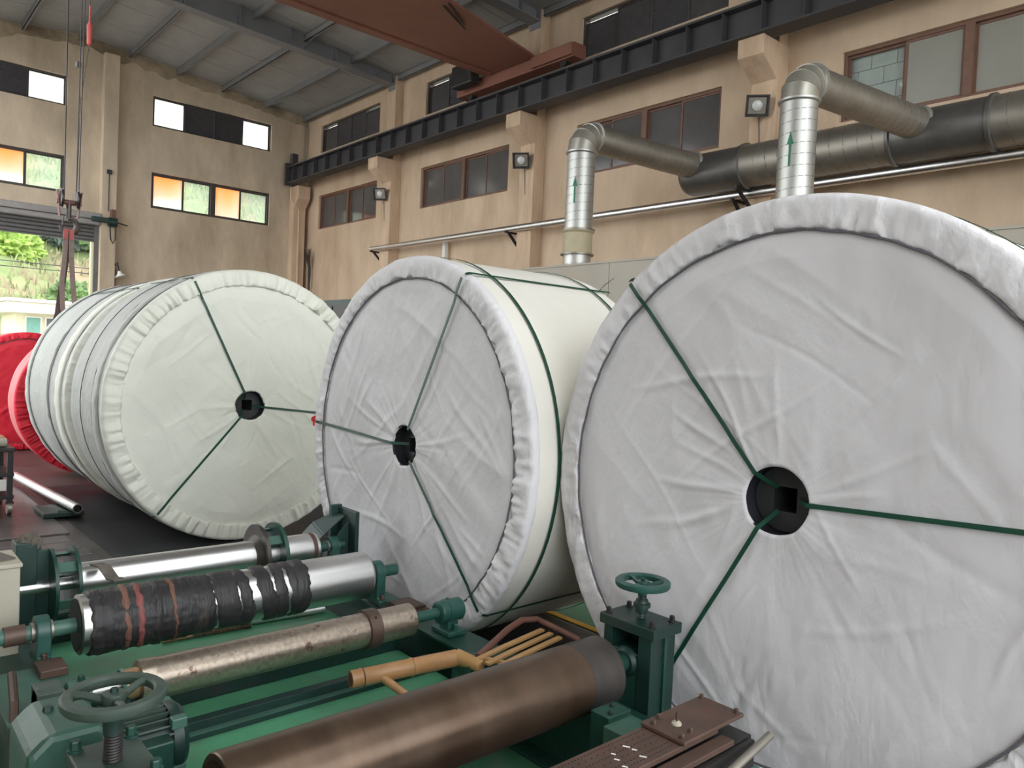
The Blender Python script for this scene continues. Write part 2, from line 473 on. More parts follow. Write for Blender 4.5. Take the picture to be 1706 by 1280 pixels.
LOW, UPP = (5.60, 6.71), (8.12, 9.0)
RW_LOW = [(19.95, 23.58), (14.0, 17.66), (8.15, 11.76), (2.28, 5.92)]
RW_UP = [(19.92, 23.57), (13.95, 17.56), (8.1, 11.76), (2.2, 5.9)]
mb = MB()
holes = [(a, b, *LOW) for a, b in RW_LOW]+[(a, b, *UPP) for a, b in RW_UP]
for (u0, u1, v0, v1) in rect_wall((-9, YB+0.3), (0, 9.6), holes):
    mb.bb(XW, XW+0.28, u0, u1, v0, v1)
wr = mb.build('wall_right', 'wall_tan', smooth=False)
tag(wr, kind='structure')

BW = [(1.1, 4.77, 5.68, 6.70), (1.1, 4.78, 8.08, 8.90), (7.04, 10.72, 5.63, 6.69), (7.03, 10.71, 8.06, 8.95)]
DOOR = (1.0, 5.67, 0.0, 5.0)
mb = MB()
for (u0, u1, v0, v1) in rect_wall((-3.0, XW), (0, 9.45), BW+[DOOR]):
    mb.bb(u0, u1, YB, YB+0.28, v0, v1)
mb.prism([(-1.6, 9.45), (XW, 9.45), (5.2, 10.17)], YB, YB+0.28, 'y')
wbk = mb.build('wall_back', 'wall_back', smooth=False)
tag(wbk, kind='structure')
# peeling plaster below the roof line, a thin raised skin with a ragged lower edge
pts = []
n = 90
for i in range(n+1):
    x = 2.0+(XW-0.02-2.0)*i/n
    pts.append((x, z_roof(x)-0.28-0.35*abs(noise.noise((x*1.7, 3, 0)))-0.12*abs(noise.noise((x*6, 8, 0)))))
poly = [(x, z) for x, z in pts]+[(XW-0.02, z_roof(XW)-0.03), (5.2, 10.12), (2.0, z_roof(2.0)-0.03)]
MB().prism(poly, YB-0.012, YB-0.001, 'y').build('plaster_skin', 'wall_grime', wbk, smooth=False)

# unseen left side: solid near the camera, farther bays opened to light the walls
mb = MB().bb(-3.0, -2.7, -3, 8.5, 0, 9.45).bb(-3.0, -2.7, 8.5, YB, 8.7, 9.45)
for y in (12.97, 18.9):
    mb.bb(-3.0, -2.7, y-0.22, y+0.22, 0, 8.7)
wl = mb.build('wall_left', 'plain_wall', smooth=False)
tag(wl, kind='structure')

# roof: backing sheet, panels, purlins, rafters; unseen skylight strips left open, laid out to brighten the hall
ceil = thing('ceiling', (5, 15, 9.4), kind='structure')
mb = MB()
def roof_piece(x0, x1, y0, y1):
    xs = [x0]+[t for t in (-1.6, 5.2) if x0 < t < x1]+[x1]
    for a, b in zip(xs, xs[1:]):
        mb.prism([(a, z_roof(a)), (b, z_roof(b)), (b, z_roof(b)+0.08), (a, z_roof(a)+0.08)], y0, y1, 'y')
for (x0, x1) in ((-3.0, -1.2), (2.2, 12.3)):
    roof_piece(x0, x1, 8.0, YB+0.3)
for (x0, x1) in ((-3.0, 2.5), (6.0, 12.3)):
    roof_piece(x0, x1, -9, 0)
roof_piece(-3.0, 12.3, 0, 8.0)
mb.build('roof_sheet', 'roof_sheet', ceil, smooth=False)
PUR = [11.82, 10.44, 9.06, 7.69, 6.36, 5.05, 3.70, 2.35, 1.0]
mesh_cache = {}
for i in range(len(PUR)-1):
    xa, xb = PUR[i+1], PUR[i]
    y = YB
    while y > 10.5:
        y0 = max(y-1.52, 10.4)
        key = i
        if key not in mesh_cache:
            m2 = MB()
            a, b = xa+0.012-xb, -0.012
            za, zb = z_roof(xa)-z_roof(xb), 0
            m2.prism([(a, za-0.022), (b, zb-0.022), (b, zb), (a, za)], -1.505, 0, 'y')
            o = m2.build('roof_panel', 'roof_sheet', ceil, smooth=False)
            mesh_cache[key] = o.data
        else:
            o = bpy.data.objects.new('roof_panel', mesh_cache[key])
            COL.objects.link(o)
            attach(o, ceil)
        o.location = (xb, y, z_roof(xb)-0.001)
        y -= 1.52
for x in PUR:
    z = z_roof(x)
    m2 = MB().bb(x-0.035, x+0.035, 7.3, YB, z-0.20, z-0.185).bb(x-0.035, x-0.02, 7.3, YB, z-0.2, z-0.02).bb(x-0.035, x+0.035, 7.3, YB, z-0.035, z-0.024)
    m2.build('purlin', 'roof_steel', ceil, smooth=False)
for y in (18.9, 12.97, 7.25):
    m2 = MB()
    def zb(x):
        return 9.17+0.048*(XW-x) if x > 5.2 else 9.17+0.048*6.8-0.048*(5.2-x)
    xs = [-1.6, 5.2, XW]
    for a, b in zip(xs, xs[1:]):
        m2.prism([(a, zb(a)), (b, zb(b)), (b, z_roof(b)-0.02), (a, z_roof(a)-0.02)], y-0.02, y+0.02, 'y')
    ra = m2.build('rafter', 'rafter', ceil, smooth=False)
    m2 = MB()
    for a, b in zip(xs, xs[1:]):
        m2.prism([(a, zb(a)-0.02), (b, zb(b)-0.02), (b, zb(b)+0.005), (a, zb(a)+0.005)], y-0.17, y+0.17, 'y')
    m2.build('flange', 'rafter', ra, smooth=False)
    for k in range(8):
        x = 11.2-k*1.3
        MB().bb(x-0.012, x+0.012, y-0.15, y+0.15, zb(x), z_roof(x)-0.06).build('stiffener', 'rafter', ra, smooth=False)
    MB().bb(XW-0.27, XW-0.01, y-0.17, y+0.17, 9.02, 9.46).build('end_bracket', 'rafter', ra, smooth=False)
    if y > 8:   # thin knee braces from rafter to purlins
        for x, dy in ((9.06, -0.7), (10.44, 0.7), (7.69, 0.7)):
            MB().tube([(x, y, zb(x)+0.1), (x, y+dy, z_roof(x)-0.16)], 0.012, 6).build('brace', 'roof_steel', ra)

# pilasters with corbels carrying the crane runway
for k, (y0, y1) in enumerate(((18.66, 19.14), (12.74, 13.22), (6.86, 7.34))):
    p = thing('trim_%d' % (k+1), (11.8, y0, 0), kind='structure')
    prof = [(XW, 0), (XW-0.33, 0), (XW-0.33, 6.44), (XW-0.80, 6.74), (XW-0.80, 7.05), (XW, 7.05)]
    MB().prism(prof, y0, y1, 'y').build('pilaster', 'pilaster', p, smooth=False, bevel=0.012)
    MB().bb(XW-0.26, XW, y0+0.03, y1-0.03, 7.05, 9.42).build('upper_pilaster', 'pilaster', p, smooth=False, bevel=0.01)
p = thing('trim_4', (5.84, 24.4, 0), kind='structure')
MB().bb(5.64, 6.04, YB-0.28, YB, 0, 9.75).build('pilaster', 'wall_back', p, smooth=False, bevel=0.015)
MB().bb(6.04, 6.09, YB-0.1, YB, 0, 9.6).build('edge_strip', 'wall_back', p, smooth=False)
p = thing('trim_5', (11.6, 24.3, 0), kind='structure')
MB().prism([(YB, 0), (YB-0.3, 0), (YB-0.3, 6.3), (YB-0.62, 6.62), (YB-0.62, 7.02), (YB, 7.02)], 11.42, 11.86, 'x').build('pilaster', 'pilaster', p, smooth=False, bevel=0.012)

# ---------------------------------------------------------------- windows
def window(n, plane, pos, u0, u1, v0, v1, panes, frame, fw=0.05, gap_top=(), heavy=True):
    """plane 'x': wall X=pos, u along Y; plane 'y': wall Y=pos, u along X. panes: material names or 'louver', listed from low u to high u"""
    def B(m, a0, a1, d0, d1, c0, c1):
        return m.bb(pos+d0, pos+d1, a0, a1, c0, c1) if plane == 'x' else m.bb(a0, a1, pos+d0, pos+d1, c0, c1)
    base = (pos+0.1, (u0+u1)/2, v0) if plane == 'x' else ((u0+u1)/2, pos+0.1, v0)
    w = thing('window_%d' % n, base, kind='structure')
    m = MB()
    B(m, u0, u1, 0.06, 0.2, v0, v0+fw)
    B(m, u0, u1, 0.06, 0.2, v1-fw, v1)
    B(m, u0, u0+fw, 0.06, 0.2, v0+fw, v1-fw)
    B(m, u1-fw, u1, 0.06, 0.2, v0+fw, v1-fw)
    m.build('window_frame', frame, w, smooth=False)
    if heavy:
        um = (u0+u1)/2
        m = MB()
        B(m, um-0.06, um+0.06, 0.05, 0.21, v0+fw, v1-fw)
        m.build('mullion', frame, w, smooth=False)
    k = len(panes)
    ww = (u1-u0-2*fw)/k
    for i, pm in enumerate(panes):
        a, b = u0+fw+i*ww, u0+fw+(i+1)*ww
        if heavy and i == k//2-1:
            b -= 0.06
        if heavy and i == k//2:
            a += 0.06
        c0, c1 = v0+fw, v1-fw
        if pm == 'louver':
            nl = 11
            for j in range(nl):
                zc = c0+(j+0.5)*(c1-c0)/nl
                if plane == 'x':
                    m = MB().box((pos+0.13, (a+b)/2, zc), (0.10, b-a-0.03, 0.012), Matrix.Rotation(math.radians(42), 3, 'Y'))
                else:
                    m = MB().box(((a+b)/2, pos+0.13, zc), (b-a-0.03, 0.10, 0.012), Matrix.Rotation(math.radians(-42), 3, 'X'))
                m.build('louver_slat', 'louver', w, smooth=False)
            m = MB()
            B(m, a, a+0.018, 0.08, 0.18, c0, c1)
            B(m, b-0.018, b, 0.08, 0.18, c0, c1)
            B(m, a+0.018, b-0.018, 0.19, 0.2, c0, c1)
            m.build('louver_frame', 'louver', w, smooth=False)
            continue
        d = 0.10 if i % 2 == 0 else 0.14
        sw = 0.035
        top = c1-(0.06 if i in gap_top else 0)
        m = MB()
        B(m, a, a+sw, d-0.02, d+0.02, c0, top)
        B(m, b-sw, b, d-0.02, d+0.02, c0, top)
        B(m, a+sw, b-sw, d-0.02, d+0.02, c0, c0+sw)
        B(m, a+sw, b-sw, d-0.02, d+0.02, top-sw, top)
        sash = m.build('sash', frame, w, smooth=False)
        m = MB()
        B(m, a+sw, b-sw, d-0.004, d+0.004, c0+sw, top-sw)
        m.build('window_pane', pm, sash, smooth=False)
    return w

for k, (a, b) in enumerate(RW_LOW[:3]):
    window(k+1, 'x', XW, a, b, *LOW, ['dark_glass']*4, 'frame_brown')
w4 = window(4, 'x', XW, *RW_LOW[3], *LOW, ['pale_glass', 'pale_glass', 'pale_glass', 'clear_glass'], 'frame_brown')
# white blocks walled up behind the far pane of window 4
for r in range(4):
    for c in range(3):
        y0 = 4.95+c*0.40-(0.2 if r % 2 else 0)
        ya, yb = max(y0, 4.98), min(y0+0.392, 5.9)
        if yb-ya > 0.05:
            MB().bb(XW+0.2, XW+0.27, ya, yb, 5.64+r*0.26, 5.64+r*0.26+0.252).build('block', 'white_block', w4, smooth=False, bevel=0.004)
for k, (a, b) in enumerate(RW_UP):
    pn = [['black_glass', 'louver', 'louver', 'black_glass'], ['louver', 'louver', 'louver', 'black_glass'], ['black_glass', 'louver', 'black_glass', 'black_glass'], ['black_glass']*4][k]
    window(5+k, 'x', XW, a, b, *UPP, pn, 'frame_dark', fw=0.04, gap_top=(0, 3) if k == 0 else ((3,) if k < 3 else ()), heavy=False)
window(9, 'y', YB, *BW[0], ['hazy_glass', 'frosted_white', 'frosted_white', 'hazy_glass'], 'frame_dark', heavy=False)
window(10, 'y', YB, *BW[1], ['frosted_white', 'louver', 'louver', 'frosted_white'], 'frame_dark', fw=0.03, heavy=False)
window(11, 'y', YB, *BW[2], ['frosted_white', 'hazy_glass', 'frosted_white', 'hazy_glass'], 'frame_dark')
window(12, 'y', YB, *BW[3], ['frosted_white', 'louver', 'louver', 'frosted_white'], 'frame_dark', fw=0.03, heavy=False)

# orange blinds made up to tint some of the back wall panes from outside
for (x0, x1, zt, zl, lb) in ((7.06, 7.98, 6.74, 0.62, 'pale orange blind added to tint the left pane of the four-pane back window'),
                             (8.90, 9.78, 6.74, 0.85, 'deep orange blind added to tint the third pane of the four-pane back window'),
                             (2.9, 3.86, 6.74, 0.62, 'pale orange blind added to tint the back window above the roller door')):
    m2 = MB()
    m2.prism([(YB+0.29, zt), (YB+0.30, zt+0.01), (YB+0.33+zl*0.12, zt-zl), (YB+0.32+zl*0.12, zt-zl)], x0, x1, 'x')
    m2.bb(x0, x1, YB+0.31+zl*0.12, YB+0.345+zl*0.12, zt-zl-0.02, zt-zl)
    tag(m2.build('tint_blind', 'frosted_orange', smooth=False), lb, 'blind', 'orange blinds added to tint back wall panes')

# ---------------------------------------------------------------- roller door in the back wall
door = thing('door_1', (3.3, YB-0.1, 0), kind='structure')
MB().bb(0.8, 5.64, YB-0.34, YB-0.01, 5.02, 5.20).build('header_box', 'door_header', door, smooth=False, bevel=0.02)
MB().bb(0.8, 5.64, YB-0.30, YB-0.01, 4.86, 5.02).build('header_lip', 'door_header', door, smooth=False, bevel=0.03)
for k in range(4):
    z = 4.44+k*0.108
    MB().prism([(YB-0.02, z), (YB-0.055, z+0.02), (YB-0.055, z+0.085), (YB-0.02, z+0.104)], 1.0, 5.60, 'x').build('slat', 'door_slat', door, smooth=False)
MB().bb(1.0, 5.60, YB-0.019, YB-0.012, 4.44, 4.9).build('slat_backing', 'door_slat', door, smooth=False)  # sheet added behind the slats to stop light leaking through
MB().bb(1.0, 5.60, YB-0.07, YB-0.01, 4.40, 4.44).build('bottom_bar', 'door_slat', door, smooth=False)
MB().bb(5.52, 5.66, YB-0.10, YB+0.02, 0, 4.95).build('guide_rail', 'door_slat', door, smooth=False)

# ---------------------------------------------------------------- outside: hill, house, trees
random.seed(11)
def hz(x, y):
    s = max(0.0, min(1.0, (y-44)/26))
    return -0.1+17*s**0.85+(1.2*noise.noise((x*0.13, y*0.13, 2))+0.5*noise.noise((x*0.4, y*0.4, 5)))*min(1, s*4)
nx, ny = 60, 34
vs = [(-15+80*i/nx, 43+32*j/ny, hz(-15+80*i/nx, 43+32*j/ny)) for j in range(ny+1) for i in range(nx+1)]
fs = [(j*(nx+1)+i, j*(nx+1)+i+1, (j+1)*(nx+1)+i+1, (j+1)*(nx+1)+i) for j in range(ny) for i in range(nx)]
hill = MB().add(vs, fs).build('hill', 'hill')
tag(hill, 'grassy green hillside rising behind the yard beyond the roller door', 'hillside', kind='structure')
m = MB()
for k in range(5200):
    x, y = random.uniform(2, 34), random.uniform(44.5, 70)
    z = hz(x, y)
    a = random.uniform(0, 2*PI)
    h = random.uniform(0.35, 1.0)
    dx, dy = math.cos(a)*0.10, math.sin(a)*0.10
    lx, ly = random.uniform(-0.35, 0.35), random.uniform(-0.35, 0.2)
    o = len(m.v)
    m.v += [(x-dx, y-dy, z-0.1), (x+dx, y+dy, z-0.1), (x+lx*0.5, y+ly*0.5, z+h*0.7), (x+lx, y+ly, z+h*0.8), (x-dy, y+dx, z-0.1)]
    m.f += [(o, o+1, o+2), (o+1, o+4, o+2), (o+4, o, o+2), (o, o+2, o+3)]
tag(m.build('grass', 'grass_blade', smooth=False), 'long green and straw coloured grass covering the hillside', 'grass', kind='stuff')

def tree(x, y, rad, h, mt, label, name='tree'):
    zb_ = hz(x, y) if y > 43 else 0
    t = thing(name, (x, y, zb_), label, 'tree' if name == 'tree' else 'bush', 'trees and bushes on the hillside')
    if name == 'tree':
        MB().tube([(x, y, zb_-0.2), (x+0.1, y, zb_+h*0.6)], [0.16, 0.09], 8).build('trunk', 'trunk', t)
    bm = bmesh.new()
    bmesh.ops.create_icosphere(bm, subdivisions=5, radius=1.0)
    s = random.uniform(0, 50)
    for v in bm.verts:
        d = v.co.normalized()
        k = 1+0.34*noise.noise(d*2.3+Vector((s, 0, 0)))+0.26*noise.noise(d*6+Vector((0, s, 0)))+0.2*noise.noise(d*14+Vector((0, 0, s)))+0.16*noise.noise(d*34+Vector((s, s, 0)))
        v.co = Vector((x, y, zb_+h-rad*0.5))+Vector((d.x*rad*k, d.y*rad*k, d.z*rad*0.9*k))
    me = bpy.data.meshes.new('foliage')
    bm.to_mesh(me)
    bm.free()
    me.materials.append(M[mt])
    o = bpy.data.objects.new('foliage', me)
    COL.objects.link(o)
    attach(o, t)
tree(10.6, 55.0, 1.5, 1.7, 'leaf_dark', 'dark grey-green tree at the top middle of the doorway view')
tree(7.6, 53.0, 1.6, 0.9, 'leaf_lime', 'bright lime green bush seen at the top left of the doorway', 'bush')
tree(12.7, 54.5, 1.4, 1.9, 'leaf', 'mid green tree seen at the right of the lifting slings', 'tree')
tree(9.9, 49.0, 1.0, 0.8, 'leaf', 'rounded green bush seen just above the roof of the house', 'bush')
tree(23.5, 66, 3.0, 5.0, 'leaf', 'large green tree seen through the second pane of the amber-paned window', 'tree')
tree(28.5, 66, 3.2, 5.0, 'leaf_lime', 'yellow-green tree seen through the rightmost clear back wall pane', 'tree')
tree(12.0, 66, 3.0, 7.5, 'leaf', 'tall green tree seen through the clear pane left of the crane ropes', 'tree')
tree(4.9, 40.5, 0.9, 0.9, 'hill', 'straw coloured bush left of the cream house', 'bush')

house = thing('house', (7.0, 39, 0), 'small cream flat-roofed house seen through the roller door', 'house')
MB().bb(5.75, 11, 38.2, 42, -0.02, 2.75).build('wall', 'house_cream', house, smooth=False)
MB().bb(5.35, 11.3, 37.7, 42.3, 2.62, 3.08).build('roof_slab', 'house_roof', house, smooth=False, bevel=0.03)
MB().bb(5.25, 11.4, 37.6, 42.4, 3.08, 3.22).build('roof_edge', 'house_roof', house, smooth=False)
for (a, b, mt) in ((6.12, 6.62, 'house_glass'), (6.86, 7.2, 'house_dark'), (7.25, 7.9, 'house_glass'), (8.2, 9.0, 'house_glass')):
    wv = MB().bb(a-0.06, b+0.06, 38.13, 38.2, 0.7, 2.5).build('window', 'white_paint', house, smooth=False)
    MB().bb(a, b, 38.10, 38.14, 0.76, 2.44).build('pane', mt, wv, smooth=False)
for k, z in enumerate((5.36, 5.10)):
    ptsw = [(x, 45.0-0.004*(x-8)**2, z-0.03*math.cos((x-8)*0.2)+0.0) for x in [-10+i*1.0 for i in range(50)]]
    tag(MB().tube(ptsw, 0.022, 5).build('power_line', 'cable'), ['upper', 'lower'][k]+' dark power line crossing the hillside beyond the door', 'cable', 'power lines outside')
for k, px_ in enumerate((-10, 39)):
    pl = MB().lathe((px_, 45.1, -0.3), (0, 0, 1), [(0, 0.14), (8, 0.09)], 10).build('utility_pole', 'trunk')
    tag(pl, ['grey utility pole far left outside the hall', 'grey utility pole far right outside the hall'][k], 'pole')
tag(MB().bb(5.77, 5.93, 25.9, 26.05, -0.02, 5.2).build('gate_post', 'pale_post', smooth=False, bevel=0.01), 'pale yellow-green post outside by the right door jamb', 'post')

# ================================================================== CRANE RUNWAY AND CRANE
rb = thing('crane_runway_beam', (11.3, 15, 7.05), 'dark steel crane runway beam with stiffeners running along the right wall', 'beam')
Y0, Y1 = -8.0, 24.2
MB().bb(11.12, 11.48, Y0, Y1, 7.05, 7.085).build('bottom_flange', 'runway', rb, smooth=False)
MB().bb(11.29, 11.31, Y0, Y1, 7.085, 7.565).build('web', 'runway', rb, smooth=False)
MB().bb(11.12, 11.48, Y0, Y1, 7.565, 7.60).build('top_flange', 'runway', rb, smooth=False)
MB().bb(11.27, 11.33, Y0, Y1, 7.60, 7.69).build('rail', 'rail_steel', rb, smooth=False)
k, y = 0, 23.8
while y > 2:
    MB().bb(11.14, 11.29, y-0.008, y+0.008, 7.085, 7.565).build('stiffener', 'runway', rb, smooth=False)
    y -= 0.735
MB().bb(11.08, 11.52, 24.2, 24.26, 7.0, 7.72).build('end_plate', 'runway', rb, smooth=False)
MB().bb(11.20, 11.40, 23.95, 24.15, 7.69, 8.02).build('buffer_stop', 'runway', rb, smooth=False, bevel=0.01)

cr = thing('overhead_crane', (8, 12.8, 8.0), 'rust-orange overhead crane girder spanning below the roof', 'crane')
g = MB().prism([(-2.4, 11.18), (8.2, 11.45), (11.08, 12.22), (11.08, 13.68), (-2.4, 13.68)], 8.02, 8.07, 'z').bb(-2.4, 11.0, 13.05, 13.6, 8.07, 8.48).build('girder', 'crane_orange', cr, smooth=False)
MB().prism([(-2.4, 13.60), (11.02, 13.60), (11.02, 13.80), (-2.4, 13.80)], 7.985, 8.018, 'z').build('bottom_flange', 'crane_orange', g, smooth=False)
MB().bb(11.12, 11.48, 11.1, 15.0, 7.78, 8.07).build('end_carriage', 'crane_orange', cr, smooth=False, bevel=0.015)
for y in (11.5, 14.6):
    MB().cyl((11.22, y, 7.79), (11.38, y, 7.79), 0.10, 20).build('wheel', 'black_steel', cr)
MB().bb(11.05, 11.11, 11.1, 12.3, 7.8, 8.04).build('carriage_plate', 'crane_orange', cr, smooth=False)
MB().bb(10.75, 11.02, 14.0, 14.75, 7.85, 8.35).build('drive_motor', 'black_steel', cr, smooth=False, bevel=0.04)
for y, x in ((11.9, 9.0), (12.05, 9.15)):
    MB().tube([(8.3, y-0.35, 8.0), (x, y+0.1, 7.985)], 0.016, 6).build('cable_tray', 'black_steel', cr)

# hook block hanging on wire ropes, with slings
HX, HY = 2.39, 12.0
hk = thing('crane_hook', (HX, HY, 3.2), 'rusty crane hook block hanging on wire ropes before the roller door', 'hook')
for dx, dy in ((-0.07, -0.05), (-0.05, 0.05), (0.075, -0.05), (0.125, 0.05)):
    MB().tube([(HX+dx, HY+dy, 3.55), (HX+dx*1.25, HY+dy, 7.95)], 0.007, 6).build('wire_rope', 'cable', hk)
for dx in (-0.095, 0.095):
    MB().lathe((HX+dx-0.022, HY, 3.52), (1, 0, 0), [(0, 0.10), (0.006, 0.135), (0.014, 0.11), (0.03, 0.11), (0.038, 0.135), (0.044, 0.10)], 24).build('sheave', 'hook_steel', hk)
    MB().box((HX+dx+(0.034 if dx > 0 else -0.034), HY, 3.44), (0.012, 0.11, 0.36), Matrix.Rotation(0.12 if dx > 0 else -0.12, 3, 'Y')).build('cheek_plate', 'hook_rust', hk, smooth=False)
MB().cyl((HX-0.15, HY, 3.47), (HX+0.15, HY, 3.47), 0.035, 14).build('crosshead', 'hook_rust', hk)
MB().cyl((HX, HY, 3.24), (HX, HY, 3.5), 0.032, 14).build('shank', 'hook_steel', hk)
hp, hr = [], []
for i in range(19):
    a = math.radians(100-i*15.5)
    hp.append((HX+0.005+0.10*math.cos(a), HY, 3.15+0.10*math.sin(a)))
    hr.append(0.044-0.020*abs(i-8)/10)
MB().tube(hp, hr, 10).build('hook_bowl', 'hook_steel', hk)
MB().tube([(HX-0.06, HY, 3.27), (HX-0.075, HY, 3.14)], 0.008, 6).build('safety_latch', 'hook_steel', hk)
def sling(pts, w, mt, label, red=None):
    t = thing('lifting_sling', pts[-1], label, 'sling', 'slings hanging from the crane hook')
    # subdivide
    P = [Vector(p) for p in pts]
    MB().band(P, [Vector((0.25*math.sin(i*1.1), -1, 0)) for i in range(len(P))], w, 0.012).build('webbing', mt, t)
    if red:
        MB().band([P[0], P[0].lerp(P[1], 0.4)], Vector((0, -1, 0)), w*0.8, 0.022).build('wear_sleeve', 'sling_red', t, smooth=False)
Zh = 3.10
sling([(HX-0.04, HY-0.05, Zh), (HX-0.05, HY-0.06, 2.75), (HX-0.075, HY-0.06, 2.4), (HX-0.06, HY-0.06, 2.05), (HX-0.01, HY-0.06, 1.75), (HX+0.05, HY-0.06, 1.2)], 0.06, 'sling', 'pale brown lifting sling, left one of the three below the crane hook', True)
sling([(HX-0.005, HY-0.02, Zh), (HX-0.03, HY-0.02, 2.7), (HX-0.07, HY-0.02, 2.3), (HX-0.10, HY-0.02, 1.95), (HX-0.17, HY-0.02, 1.6), (HX-0.22, HY-0.02, 1.1)], 0.085, 'sling_dark', 'dark brown lifting sling hanging behind the pale ones below the hook')
sling([(HX+0.03, HY-0.04, Zh), (HX+0.03, HY-0.05, 2.75), (HX+0.055, HY-0.05, 2.4), (HX+0.09, HY-0.05, 2.05), (HX+0.125, HY-0.05, 1.6), (HX+0.15, HY-0.05, 1.1)], 0.065, 'sling', 'pale brown lifting sling, rightmost of the three below the crane hook', True)
pd = thing('pendant_cable', (2.62, 12.2, 5.7), 'thin crane pendant cable with a red weight at the top left', 'cable')
MB().tube([(2.62, 12.2, 7.98), (2.63, 12.2, 6.25)], 0.006, 6).build('cable', 'cable', pd)
MB().lathe((2.63, 12.2, 5.72), (0, 0, 1), [(0, 0.012), (0.02, 0.03), (0.28, 0.036), (0.32, 0.014), (0.55, 0.012)], 12).build('red_weight', 'pendant_red', pd)
MB().tube([(2.63, 12.2, 5.73), (2.52, 12.1, 4.9), (2.49, 12.05, 3.7)], 0.004, 6).build('rope', 'cable', pd)
MB().bb(2.44, 2.5, 12.0, 12.06, 5.33, 5.40).build('rope_clip', 'hook_steel', pd, smooth=False)

# ================================================================== DUCTS AND PIPES ON THE RIGHT WALL
AXY = Vector((0, -1, 0))
def helix(o, ax, t0, t1, r, pitch, th=0.007, n=16):
    o, ax = Vector(o), Vector(ax).normalized()
    a = ax.orthogonal().normalized()
    b = ax.cross(a)
    turns = (t1-t0)/pitch
    k = int(turns*n)
    return MB().tube([o+ax*(t0+(t1-t0)*i/k)+(a*math.cos(2*PI*i/n)+b*math.sin(2*PI*i/n))*r for i in range(k+1)], th, 4)
DX, DZ, DR = 11.38, 4.98, 0.345
md = thing('main_duct', (DX, 3, DZ), 'thick grey spiral ventilation duct running level along the right wall', 'duct')
MB().lathe((DX, 7.28, DZ), AXY, [(0, DR), (13.5, DR)], 40).build('pipe', 'galv_dull', md)
helix((DX, 7.28, DZ), AXY, 0.25, 9.0, DR, 0.21, 0.008).build('spiral_seam', 'duct_seam', md)
for y in (7.15, 4.75, 3.5, 2.0):
    MB().lathe((DX, y, DZ), AXY, [(-0.04, DR), (-0.025, DR+0.035), (0.025, DR+0.035), (0.04, DR)], 40, cap=False).build('coupling', 'duct_fitting', md)
MB().lathe((DX, 8.42, DZ), AXY, [(0, 0.12), (0.03, DR-0.12), (0.10, DR-0.03), (0.18, DR+0.005), (1.24, DR+0.005)], 40).build('end_tee', 'duct_fitting', md)
MB().lathe((DX, 4.75, DZ), AXY, [(0, DR+0.006), (1.22, DR+0.006)], 40).build('branch_tee', 'duct_fitting', md)
for y in (7.2, 3.0):
    bkt = MB().prism([(XW-0.004, 4.58), (DX-0.25, 4.58), (DX-0.25, 4.63), (XW-0.004, 4.63)], y-0.03, y+0.03, 'y').prism([(XW-0.004, 4.05), (XW-0.004, 4.14), (DX-0.15, 4.6), (DX-0.24, 4.6)], y-0.02, y+0.02, 'y')
    bkt.build('wall_bracket', 'black_steel', md, smooth=False)

